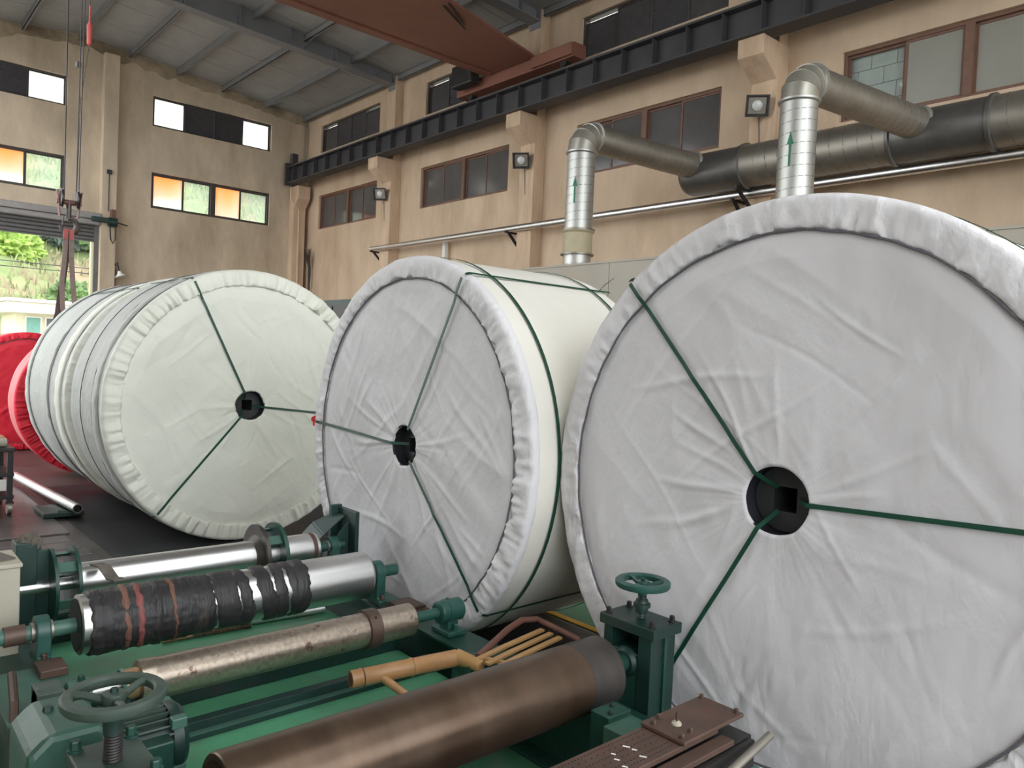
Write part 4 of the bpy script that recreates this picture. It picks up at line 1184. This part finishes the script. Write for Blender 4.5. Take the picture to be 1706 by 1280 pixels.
def pillow_block(parent, x, y, z, r, zb_, m, w=0.05, half=0.085, boltm='rust_dark'):
    """bearing block: rounded housing on a foot, two bolts"""
    b = MB()
    prof = [(y-half, zb_), (y+half, zb_), (y+half, zb_+0.022), (y+r*0.95, zb_+0.03)]
    for k in range(13):
        a = math.radians(-10+200*k/12)
        prof.append((y+r*math.cos(a), z+r*math.sin(a)))
    prof += [(y-r*0.95, zb_+0.03), (y-half, zb_+0.022)]
    b.prism(prof, x-w/2, x+w/2, 'x')
    o = b.build('bearing_block', m, parent, bevel=0.005)
    MB().pipe((x, y, z), XA, -w/2-0.012, w/2+0.012, r*0.62, r*0.42, 24).build('bearing_ring', 'galv_dull', o)
    for s in (-1, 1):
        bolt((x, y+s*(half-0.018), zb_+0.022), 0.011, 0.022, boltm, o)
    return o

# --- chrome roller at the back, with flange pairs
t = thing('steel_roller', (1.4, 3.88, 0.3), 'polished steel roller with flanged discs, farthest of the four rollers', 'roller', 'rollers of the machine')
Y, Z = 3.88, 0.494
MB().lathe((0.84, Y, Z), XA, [(0, 0.078), (0.006, 0.085), (1.18, 0.085), (1.186, 0.08)], 48).build('barrel', 'chrome', t)
MB().lathe((1.98, Y, Z), XA, [(0, 0.086), (0.012, 0.088), (0.024, 0.086)], 40, cap=False).build('rust_ring', 'rust', t)
for xs, mt in ((1.69, 'bronze_end'), (1.79, 'machine_green')):
    MB().lathe((xs, Y, Z), XA, [(-0.006, 0.086), (-0.008, 0.14), (-0.01, 0.168), (0.01, 0.168), (0.008, 0.14), (0.006, 0.086)], 48).build('flange_disc', mt, t)
MB().lathe((1.655, Y, Z), XA, [(0, 0.09), (0.03, 0.115), (0.036, 0.115)], 40).build('flange_boss', 'bronze_end', t)
for xs in (0.735, 0.825):
    MB().lathe((xs, Y, Z), XA, [(-0.006, 0.05), (-0.007, 0.15), (-0.007, 0.168), (0.007, 0.168), (0.007, 0.15), (0.006, 0.05)], 48).build('flange_disc', 'machine_green', t)
for x0, x1 in ((0.74, 0.82), (1.70, 1.78)):
    for a in (62, 134, 206, 278, 350):
        a = math.radians(a)
        MB().box(((x0+x1)/2, Y+0.135*math.cos(a), Z+0.135*math.sin(a)), (x1-x0, 0.05, 0.008), Matrix.Rotation(a+PI/2, 3, 'X')).build('spacer_bar', 'machine_pale', t, smooth=False)
MB().cyl((0.60, Y, Z), (0.85, Y, Z), 0.028, 20).build('shaft', 'chrome', t)
MB().cyl((2.02, Y, Z), (2.20, Y, Z), 0.028, 20).build('shaft', 'teal', t)
pillow_block(t, 2.13, Y, Z, 0.055, 0.303, 'teal')

# --- steel roller wound with black tape
t = thing('taped_roller', (1.4, 3.38, 0.3), 'steel roller wound with torn black tape over most of its length', 'roller', 'rollers of the machine')
Y, Z, R = 3.38, 0.462, 0.118
MB().lathe((0.735, Y, Z), XA, [(0, 0.0), (0.0, 0.108), (0.006, R), (1.30, R), (1.315, R-0.012), (1.317, 0.0)], 64, cap=False).build('barrel', 'chrome', t)
MB().lathe((0.7345, Y, Z), XA, [(-0.002, 0.0), (-0.002, 0.104)], 48, cap=False).build('end_face', 'black_steel', t)
def tape(x0, x1, slant, ph, th, mt, rough=0.004, seed=0, nx_=None):
    nx_ = nx_ or max(3, int((x1-x0)/0.012))
    n = 96
    vs, fs = [], []
    for i in range(nx_+1):
        q = i/nx_
        for k in range(n):
            a = 2*PI*k/n
            edge = 0.010*noise.noise((math.cos(a)*3+seed, math.sin(a)*3, q*2+seed))+0.004*noise.noise((math.cos(a)*11+seed, math.sin(a)*11, q))
            x = x0+(x1-x0)*q+slant*math.cos(a+ph)+edge
            lift = 0.0 if i in (0, nx_) else 1.0
            rr = R+0.0012+lift*(th+rough*abs(noise.noise((x*38+seed, math.cos(a)*2.6, math.sin(a)*2.6)))+rough*0.7*noise.noise((x*12, math.cos(a)*7+seed, math.sin(a)*7)))
            vs.append((x, Y+rr*math.cos(a), Z+rr*math.sin(a)))
    for i in range(nx_):
        for k in range(n):
            k2 = (k+1) % n
            fs.append((i*n+k, i*n+k2, (i+1)*n+k2, (i+1)*n+k))
    return MB().add(vs, fs).build('tape_band', mt, t, angle=60)
tape(0.765, 1.20, 0.0, 0, 0.007, 'black_tape', 0.006, 1, 60)
tape(0.885, 0.925, 0.012, 0.5, 0.0125, 'brown_tape', 0.004, 2)
tape(0.935, 0.975, 0.012, 0.6, 0.0125, 'red_tape', 0.004, 3)
tape(1.075, 1.10, 0.012, 1.0, 0.0125, 'brown_tape', 0.004, 4)
tape(1.00, 1.05, 0.016, 0.2, 0.0125, 'black_tape', 0.005, 5)
tape(1.185, 1.26, 0.015, 0.8, 0.006, 'black_tape', 0.004, 6)
tape(1.27, 1.375, 0.026, 0.9, 0.006, 'black_tape', 0.004, 7)
tape(1.36, 1.415, 0.018, 1.8, 0.008, 'black_tape', 0.003, 8)
tape(1.465, 1.535, 0.030, 1.2, 0.006, 'black_tape', 0.003, 9)
tape(1.545, 1.60, 0.026, 0.7, 0.006, 'black_tape', 0.003, 10)
tape(1.595, 1.64, 0.014, 1.6, 0.007, 'black_tape', 0.003, 11)
tape(1.63, 1.70, 0.008, 0.4, 0.008, 'black_tape', 0.003, 12)
MB().cyl((0.20, Y, Z), (0.735, Y, Z), 0.030, 20).build('shaft', 'machine_pale', t)
MB().cyl((0.49, Y, Z), (0.56, Y, Z), 0.038, 20).build('shaft_collar', 'rust_dark', t)
MB().cyl((2.05, Y, Z), (2.235, Y, Z), 0.030, 20).build('shaft', 'teal', t)
pillow_block(t, 0.615, Y, Z, 0.062, 0.345, 'teal', boltm='rust')
pillow_block(t, 2.115, Y, Z, 0.062, 0.312, 'teal')

# rag strip and loose tape ends draped between the two back rollers
tag(MB().band([(0.90, 3.80, 0.583), (0.905, 3.68, 0.60), (0.91, 3.56, 0.575), (0.915, 3.46, 0.592)], Vector((0, 0, 1)), 0.05, 0.006).build('tape_scrap', 'grime_cloth', smooth=False), 'torn dark tape scrap bridging the two back rollers at their left end', 'scrap')

# --- worn thin roller in the middle
t = thing('worn_roller', (1.4, 2.76, 0.3), 'thin worn brown-speckled steel roller with a dark collar', 'roller', 'rollers of the machine')
Y, Z, R = 2.83, 0.405, 0.072
MB().lathe((0.81, Y, Z), XA, [(0, 0.0), (0, 0.066), (0.004, R+0.003), (0.06, R+0.003), (0.07, R), (1.145, R), (1.155, R-0.01), (1.156, 0)], 48, cap=False).build('barrel', 'worn_steel', t)
MB().lathe((1.745, Y, Z), XA, [(-0.03, R), (-0.028, R+0.012), (0.028, R+0.012), (0.03, R)], 48, cap=False).build('collar', 'rust_dark', t)
MB().cyl((1.745, Y-0.055, Z+0.064), (1.745, Y-0.056, Z+0.0653), 0.006, 12).build('set_screw', 'hole_black', t)
MB().lathe((0.765, Y, Z), XA, [(0, 0.052), (0.046, 0.052)], 36).build('end_plug', 'brass', t)
MB().lathe((0.755, Y, Z), XA, [(0, 0.054), (0.010, 0.058)], 36).build('end_disc', 'machine_pale', t)
MB().cyl((0.64, Y, Z), (0.76, Y, Z), 0.016, 18).build('shaft', 'galv', t)
MB().cyl((1.96, Y, Z), (2.12, Y, Z), 0.024, 18).build('shaft', 'teal', t)
hb = MB().lathe((2.11, Y, Z), XA, [(0, 0.040), (0.006, 0.052), (0.125, 0.052), (0.135, 0.044)], 32).bb(2.13, 2.23, Y-0.07, Y+0.07, 0.303, 0.325).bb(2.15, 2.21, Y-0.035, Y+0.035, 0.325, Z-0.03).build('bearing_housing', 'teal', t, bevel=0.004)
MB().lathe((2.175, Y, Z), XA, [(-0.022, 0.0525), (-0.02, 0.056), (0.0, 0.056), (0.002, 0.0525)], 32, cap=False).build('housing_rib', 'teal', hb)
MB().cyl((2.165, Y, Z+0.05), (2.165, Y, Z+0.062), 0.008, 10).build('grease_nipple', 'teal', hb)
bolt((2.18, Y-0.052, 0.325), 0.012, 0.025, 'teal', hb)
hb = MB().lathe((0.50, Y, Z+0.005), XA, [(0, 0.044), (0.006, 0.052), (0.075, 0.052), (0.08, 0.047)], 32).bb(0.50, 0.58, Y-0.05, Y+0.06, 0.345, Z+0.05).build('bearing_housing', 'grey_green', t, bevel=0.004)
MB().lathe((0.59, Y, Z+0.005), XA, [(0, 0.040), (0.004, 0.046), (0.07, 0.046), (0.075, 0.03)], 32).build('housing_cap', 'machine_pale', hb)
bolt((0.635, Y, Z+0.05), 0.010, 0.014, 'machine_green', hb)

# --- big brown roller in front
t = thing('brown_roller', (1.4, 1.88, 0.3), 'thick brown-stained steel roller nearest to the camera', 'roller', 'rollers of the machine')
Y, Z, R = 1.885, 0.437, 0.127
MB().lathe((0.74, Y, Z), XA, [(0.10, 0.108), (0.0, 0.108), (0.0, R-0.004), (0.004, R), (1.28, R)], 64, cap=False).build('barrel', 'brown_steel', t)
MB().lathe((2.02, Y, Z), XA, [(0, R+0.0005), (0.16, R+0.0005), (0.172, R-0.012), (0.173, 0.0)], 64, cap=False).build('end_band', 'bronze_end', t)
MB().lathe((0.79, Y, Z), XA, [(0.0, 0.0), (0, 0.108)], 40, cap=False).build('end_plate', 'machine_dark', t)
MB().cyl((2.18, Y, Z), (2.35, Y, Z), 0.034, 24).build('shaft', 'machine_green', t)
MB().cyl((0.56, Y, Z), (0.80, Y, Z), 0.034, 24).build('shaft', 'machine_dark', t)

def handwheel(parent, cx, cy, z, R, m, rot0):
    hw = MB().lathe((cx, cy, z), (0, 0, 1), [(-0.013, R-0.026), (-0.014, R-0.004), (-0.008, R), (0.007, R), (0.012, R-0.006), (0.013, R-0.024), (0.007, R-0.030), (-0.007, R-0.030), (-0.013, R-0.026)], 48, cap=False).build('handwheel', m, parent)
    for k in range(3):
        a = rot0+2*PI*k/3
        d = Vector((math.cos(a), math.sin(a), 0))
        c = Vector((cx, cy, z))
        MB().tube([c+d*0.015+Vector((0, 0, -0.012)), c+d*R*0.35+Vector((0, 0, -0.006)), c+d*R*0.6+Vector((0, 0, 0.002)), c+d*(R-0.018)], [0.012, 0.010, 0.0095, 0.011], 10).build('spoke', m, hw)
    MB().lathe((cx, cy, z-0.045), (0, 0, 1), [(0, 0.020), (0.02, 0.024), (0.045, 0.028), (0.052, 0.026), (0.053, 0.010)], 24).build('hub', m, hw)
    MB().lathe((cx, cy, z+0.006), (0, 0, 1), [(0, 0.010), (0.012, 0.009)], 6).build('hub_nut', 'machine_dark', hw, smooth=False)

def screw(parent, cx, cy, z0, z1, r, m):
    pr = []
    n = int((z1-z0)/0.007)
    for i in range(n):
        z = z0+(z1-z0)*i/n
        pr += [(z, r*0.90), (z+0.0035, r)]
    MB().lathe((cx, cy, 0), (0, 0, 1), pr+[(z1, r*0.9)], 20).build('screw', m, parent, angle=20)

# right screw housing
t = thing('screw_housing', (2.4, 1.87, 0), 'dark green bearing housing with a small handwheel in front of the nearest reel', 'housing', 'handwheel housings of the machine')
x0, x1, y0, y1 = 2.325, 2.475, 1.76, 2.0
MB().bb(x0, x1, y1-0.04, y1, 0.004, 0.56).build('post', 'machine_dark', t, smooth=False, bevel=0.005)
MB().bb(x0, x1, y0, y0+0.065, 0.004, 0.56).build('post', 'machine_dark', t, smooth=False, bevel=0.005)
MB().bb(x0+0.07, x0+0.085, y0-0.010, y0, 0.004, 0.56).build('rib', 'machine_green', t, smooth=False)
MB().bb(x1-0.02, x1, y0+0.066, y1-0.041, 0.004, 0.56).build('back_plate', 'machine_dark', t, smooth=False)
MB().bb(x0+0.004, x1-0.021, y0+0.066, y1-0.041, 0.16, 0.480).build('slide_block', 'machine_green', t, smooth=False, bevel=0.004)
MB().bb(x0+0.012, x1-0.021, y0+0.067, y1-0.042, 0.004, 0.10).build('base_block', 'machine_dark', t, smooth=False)
MB().lathe((x0-0.012, 1.885, 0.437), XA, [(0, 0.046), (0.012, 0.056), (0.022, 0.06)], 28).build('shaft_boss', 'machine_dark', t)
MB().bb(x0-0.012, x1+0.014, y0-0.018, y1+0.014, 0.56, 0.602).build('top_plate', 'machine_dark', t, smooth=False, bevel=0.004)
for (bx, by) in ((x0+0.012, y0+0.012), (x0+0.012, y1-0.012), (x1-0.012, y0+0.012), (x1-0.012, y1-0.012)):
    bolt((bx, by, 0.602), 0.011, 0.018, 'black_steel', t)
screw(t, 2.395, 1.87, 0.602, 0.70, 0.018, 'machine_dark')
MB().lathe((2.395, 1.87, 0.625), (0, 0, 1), [(0, 0.024), (0.012, 0.026), (0.02, 0.026), (0.022, 0.034), (0.036, 0.034), (0.038, 0.026), (0.05, 0.024)], 24).build('lock_nut', 'machine_dark', t)
handwheel(t, 2.395, 1.87, 0.742, 0.108, 'teal', math.radians(75))

# left screw housing with the big handwheel
t = thing('screw_housing', (0.52, 1.98, 0), 'grey-green plate with a thick screw and a large worn handwheel, front left', 'housing', 'handwheel housings of the machine')
MB().bb(0.44, 0.602, 1.86, 2.10, 0.545, 0.582).build('top_plate', 'grey_green', t, smooth=False, bevel=0.005)
MB().bb(0.45, 0.59, 2.045, 2.09, 0.004, 0.545).build('post', 'machine_dark', t, smooth=False, bevel=0.004)
MB().bb(0.45, 0.59, 1.87, 1.915, 0.004, 0.545).build('post', 'machine_dark', t, smooth=False, bevel=0.004)
MB().bb(0.46, 0.58, 1.916, 2.044, 0.22, 0.47).build('slide_block', 'machine_green', t, smooth=False)
for (bx, by) in ((0.458, 2.082), (0.586, 2.082), (0.586, 1.878), (0.458, 1.878)):
    bolt((bx, by, 0.582), 0.013, 0.022, 'machine_green', t)
screw(t, 0.518, 1.985, 0.582, 0.66, 0.0225, 'black_steel')
MB().lathe((0.518, 1.985, 0.65), (0, 0, 1), [(0, 0.022), (0.03, 0.024), (0.06, 0.034), (0.075, 0.036)], 24).build('screw_head', 'machine_dark', t)
handwheel(t, 0.518, 1.985, 0.742, 0.117, 'grey_green', math.radians(28))

# gear motor behind the left housing
t = thing('gear_motor', (0.55, 2.35, 0), 'green gear reducer with a finned electric motor under the large handwheel', 'motor')
prof = [(0.375, 0.004), (0.56, 0.004), (0.56, 0.56), (0.545, 0.58), (0.425, 0.58), (0.375, 0.535)]
MB().prism(prof, 2.20, 2.46, 'y').build('gearbox', 'gear_green', t, smooth=False, bevel=0.018)
MB().lathe((0.45, 2.36, 0.58), (0, 0, 1), [(0, 0.014), (0.012, 0.012)], 6).build('vent_plug', 'machine_dark', t, smooth=False)
mz, my = 0.43, 2.33
MB().lathe((0.56, my, mz), XA, [(0, 0.085), (0.02, 0.085), (0.022, 0.075), (0.20, 0.075)], 32).build('motor_body', 'machine_dark', t)
for k in range(26):
    a = 2*PI*k/26
    MB().box((0.672, my+0.084*math.cos(a), mz+0.084*math.sin(a)), (0.15, 0.024, 0.0045), Matrix.Rotation(a, 3, 'X')).build('fin', 'grey_green', t, smooth=False)
MB().lathe((0.748, my, mz), XA, [(0, 0.096), (0.012, 0.100), (0.028, 0.100), (0.045, 0.085), (0.05, 0.0)], 36, cap=False).build('end_shield', 'machine_dark', t)
for a in (45, 135, 225, 315):
    a = math.radians(a)
    MB().bb(0.742, 0.786, my+0.098*math.cos(a)-0.016, my+0.098*math.cos(a)+0.016, mz+0.098*math.sin(a)-0.016, mz+0.098*math.sin(a)+0.016).build('lug', 'machine_pale', t, smooth=False, bevel=0.004)
MB().bb(0.60, 0.735, my-0.135, my-0.08, mz-0.06, mz+0.05).build('terminal_box', 'machine_green', t, smooth=False, bevel=0.006)
MB().bb(0.58, 0.76, my-0.08, my+0.08, 0.004, mz-0.08).build('motor_foot', 'machine_dark', t, smooth=False)
for k, (dy, dz) in enumerate(((-0.07, 0.06), (-0.09, 0.0), (0.02, 0.09))):
    bolt((0.562, my+dy, mz+dz), 0.010, 0.016, 'galv_dull', t, (1, 0, 0))

# perforated rusty rail with bolted cover plate
t = thing('perforated_rail', (1.6, 1.3, 0), 'rusty perforated steel rail with a bolted cover plate, bottom right', 'rail')
MB().bb(0.85, 1.97, 1.232, 1.376, 0.52, 0.537).build('hole_plate', 'rust', t, smooth=False, bevel=0.002)
hm_ = MB()
for r_, yy in enumerate((1.252, 1.270, 1.295, 1.318, 1.340, 1.360)):
    for k in range(72):
        xx = 0.90+k*0.0122+(0.006 if r_ % 2 else 0)
        if r_ in (2, 4) and k % 2:
            continue
        hm_.lathe((xx, yy, 0.5368), (0, 0, 1), [(0, 0.0028), (0.0006, 0.0028)], 6)
hm_ = hm_.build('perforations', 'hole_black', t, smooth=False)
hm_['kind'] = 'stuff'
MB().bb(0.85, 1.97, 1.178, 1.222, 0.505, 0.522).build('edge_strip', 'rust', t, smooth=False, bevel=0.002)
MB().bb(0.85, 2.075, 1.185, 1.37, 0.40, 0.505).build('beam', 'black_steel', t, smooth=False, bevel=0.003)
MB().bb(0.85, 2.06, 1.165, 1.180, 0.42, 0.50).build('side_bar', 'black_steel', t, smooth=False)
MB().bb(1.788, 2.092, 1.223, 1.380, 0.538, 0.550).build('cover_plate', 'rust', t, smooth=False, bevel=0.003)
for (bx, by) in ((1.806, 1.345), (1.85, 1.36), (1.855, 1.252), (1.806, 1.245), (2.075, 1.365), (2.075, 1.24)):
    bolt((bx, by, 0.550), 0.0075, 0.010, 'rust_dark', t)
MB().lathe((1.862, 1.305, 0.550), (0, 0, 1), [(0, 0.015), (0.006, 0.014), (0.007, 0.008), (0.011, 0.008)], 20).build('washer', 'beige_box', t)
MB().cyl((1.862, 1.305, 0.555), (1.862, 1.305, 0.588), 0.0042, 10).build('stud', 'rust_dark', t)
for (xx, yy, ll) in ((1.66, 1.325, 0.02), (1.665, 1.30, 0.014), (1.655, 1.262, 0.02), (1.60, 1.32, 0.012), (1.585, 1.295, 0.015), (1.575, 1.258, 0.016), (1.51, 1.25, 0.02)):
    MB().box((xx, yy, 0.5374), (0.006, ll, 0.0006), Matrix.Rotation(0.5, 3, 'Z')).build('chalk_mark', 'chalk', t, smooth=False)
for x_ in (0.95, 2.02):
    MB().bb(x_-0.04, x_+0.04, 1.22, 1.34, 0.004, 0.40 if x_ < 1 else 0.288).build('leg', 'machine_dark', t, smooth=False)
tag(MB().tube([(2.10, 1.140, 0.512), (1.72, 1.115, 0.468), (1.30, 1.09, 0.42)], 0.0125, 12).build('grey_rod', 'galv_dull'), 'dull grey metal rod leaning beside the rusty rail, bottom right', 'rod')

# bamboo chair lying on the rail
t = thing('bamboo_chair', (1.8, 2.55, 0.27), 'broken bamboo chair with yellow slats and a brown bent backrest', 'chair')
p0, p1 = Vector((1.53, 2.60, 0.315)), Vector((1.985, 2.515, 0.325))
ax = (p1-p0)
L_ = ax.length
def bprof(L, r):
    pr = [(0, r*0.8), (0, r)]
    for nd in (0.045, 0.30, 0.62):
        q = nd*L/L_ if False else nd
        pr += [(q*1.0*L-0.012, r), (q*L-0.004, r*1.07), (q*L+0.004, r*1.07), (q*L+0.012, r)]
    return pr+[(L, r)]
MB().lathe(p0, ax, [(0.02, 0.012), (0.0, 0.026), (0, 0.034), (0.036, 0.034), (0.042, 0.0365), (0.048, 0.0365), (0.054, 0.034), (0.25, 0.035), (0.256, 0.038), (0.262, 0.038), (0.268, 0.035), (L_, 0.035)], 28, cap=True).build('bamboo_pole', 'bamboo', t)
for q in (0.048, 0.259):
    MB().lathe(p0, ax, [(q-0.003, 0.0368), (q, 0.0388), (q+0.003, 0.0368)], 28, cap=False).build('node_ring', 'bamboo_dark', t)
MB().lathe(p0-ax.normalized()*0.001, ax, [(0, 0.0), (0.0, 0.027)], 24, cap=False).build('pole_end', 'bamboo_dark', t)
MB().tube([(1.985, 2.515, 0.330), (2.01, 2.47, 0.322), (2.03, 2.40, 0.312)], [0.034, 0.030, 0.026], 16).build('corner_joint', 'bamboo_slat', t)
MB().tube([(1.64, 2.575, 0.318), (1.69, 2.49, 0.270), (1.80, 2.33, 0.166)], [0.018, 0.016, 0.015], 12).build('strut', 'bamboo', t)
for k in range(3):
    y_ = 2.455-k*0.058
    MB().band([(2.03, y_-0.03, 0.332), (2.2, y_-0.005, 0.342), (2.46, y_+0.03, 0.352)], Vector((0, 0, 1)), 0.026, 0.010).build('slat', 'bamboo_slat', t, smooth=False)
MB().tube([(2.06, 2.46, 0.33), (2.18, 2.51, 0.345), (2.31, 2.56, 0.365), (2.42, 2.585, 0.38), (2.495, 2.56, 0.378), (2.505, 2.50, 0.370), (2.515, 2.40, 0.36), (2.52, 2.30, 0.35)], 0.015, 12).build('backrest_hoop', 'hoop_brown', t)
MB().band([(2.05, 2.44, 0.330), (2.10, 2.36, 0.326), (2.13, 2.30, 0.322)], Vector((0, 0, 1)), 0.02, 0.012).build('cross_rail', 'bamboo_slat', t, smooth=False)

# polished rod with a rope-bound grip on the floor under the rollers
t = thing('polished_rod', (1.6, 3.82, 0.151), 'slim polished rod with a rope-bound brass end lying under the rollers', 'rod')
q0, q1 = Vector((1.24, 3.866, 0.173)), Vector((2.043, 3.784, 0.173))
ax = q1-q0
MB().lathe(q0, ax, [(0.0, 0.010), (0.08, 0.016), (0.12, 0.022), (ax.length, 0.022)], 20).build('rod', 'chrome', t)
MB().cyl(q0+Vector((-0.04, -0.055, -0.011)), q0+Vector((0.10, -0.062, -0.011)), 0.010, 12).build('brass_end', 'brass', t)
g0 = q0+Vector((0.10, -0.062, -0.009))
MB().tube([g0+Vector((0.0014*i, -0.0001*i, 0))+Vector((0, 0.009*math.cos(i*0.9), 0.009*math.sin(i*0.9))) for i in range(210)], 0.004, 5).build('rope_binding', 'rope', t)

# beige switch box and hoses at the left edge
t = thing('switch_box', (0.45, 3.7, 0), 'beige sheet-metal switch box at the left edge beside the frame', 'box')
MB().bb(0.15, 0.574, 3.58, 3.82, 0.004, 0.672).build('case', 'beige_box', t, smooth=False, bevel=0.006)
MB().bb(0.14, 0.58, 3.57, 3.83, 0.673, 0.690).build('lid', 'beige_box', t, smooth=False, bevel=0.004)
MB().box((0.50, 3.70, 0.694), (0.10, 0.13, 0.006), Matrix.Rotation(0.3, 3, 'Z')).build('cover_flap', 'grime_cloth', t, smooth=False)
MB().bb(0.42, 0.47, 3.62, 3.65, 0.690, 0.70).build('switch', 'black_plastic', t, smooth=False)
for k, (pp, mt, lb) in enumerate((([(0.47, 3.05, 0.44), (0.455, 2.9, 0.40), (0.44, 2.80, 0.25), (0.43, 2.6, 0.05)], 'rust_dark', 'brown hose hanging down at the left edge of the frame'),
                                  ([(0.40, 3.0, 0.42), (0.36, 2.8, 0.30), (0.35, 2.65, 0.12), (0.30, 2.55, 0.02)], 'black_plastic', 'black cable drooping at the far left beside the gear motor'))):
    tag(MB().tube(pp, 0.014 if k == 0 else 0.009, 8).build('hose', mt), lb, 'hose')

# ================================================================== LEFT BACKGROUND FLOOR ITEMS
t = thing('tool_cart', (0.95, 8.2, 0), 'dark steel cart on castors at the left edge of the photo', 'cart')
for (x, y) in ((1.18, 7.98), (1.18, 8.5), (0.4, 7.98), (0.4, 8.5)):
    MB().bb(x-0.022, x+0.022, y-0.022, y+0.022, 0.13, 0.60).build('post', 'black_steel', t, smooth=False)
    w_ = MB().cyl((x-0.018, y, 0.078), (x+0.018, y, 0.078), 0.055, 18).build('castor', 'galv_dull', t)
    MB().bb(x-0.03, x+0.03, y-0.03, y+0.03, 0.115, 0.135).build('castor_fork', 'black_steel', w_, smooth=False)
for z in (0.16, 0.36, 0.58):
    MB().bb(0.37, 1.21, 7.95, 8.53, z, z+0.035).build('shelf', 'black_steel', t, smooth=False, bevel=0.005)
MB().bb(0.9, 1.15, 7.945, 7.95, 0.24, 0.34).build('label_plate', 'white_paint', t, smooth=False)
tag(MB().bb(0.95, 1.16, 8.1, 8.3, 0.616, 0.70).build('wooden_block', 'bamboo', smooth=False, bevel=0.008), 'brown wooden block lying on top of the dark cart', 'block')
tag(MB().lathe((1.02, 8.05, 0.655), (1, 0.1, 0), [(0, 0.02), (0, 0.038), (0.14, 0.038), (0.14, 0.02)], 16).build('tape_roll', 'beige_box'), 'beige tape roll lying on top of the dark cart', 'roll')
sp = thing('steel_pipe', (1.55, 8.5, 0.08), 'long shiny steel pipe lying on a dark block at the left', 'pipe')
MB().pipe((1.47, 9.6, 0.112), (0.152, -2.1, 0.0), 0, 2.1, 0.042, 0.034, 24).build('pipe', 'chrome', sp)
MB().cyl((1.61, 7.56, 0.112), (1.613, 7.52, 0.112), 0.034, 20).build('pipe_end', 'hole_black', sp)
dp = thing('steel_block', (1.55, 7.85, 0), 'low dark green steel block under the shiny pipe', 'block')
MB().bb(1.38, 1.70, 7.62, 8.05, 0.022, 0.066).build('base', 'machine_dark', dp, smooth=False, bevel=0.01)
MB().tube([(1.5, 7.66, 0.07), (1.62, 7.64, 0.05), (1.7, 7.75, 0.03)], 0.012, 8).build('handle', 'machine_dark', dp)
cb = thing('control_cabinet', (5.4, 9.4, 0), 'dark grey cabinet glimpsed between the ivory and the middle reel', 'cabinet')
MB().bb(5.0, 5.9, 8.7, 9.9, 0.0, 2.28).build('body', 'machine_dark', cb, smooth=False, bevel=0.01)
for y in (8.74, 9.32):
    MB().bb(4.985, 4.999, y, y+0.54, 0.1, 2.2).build('door', 'runway', cb, smooth=False, bevel=0.003)
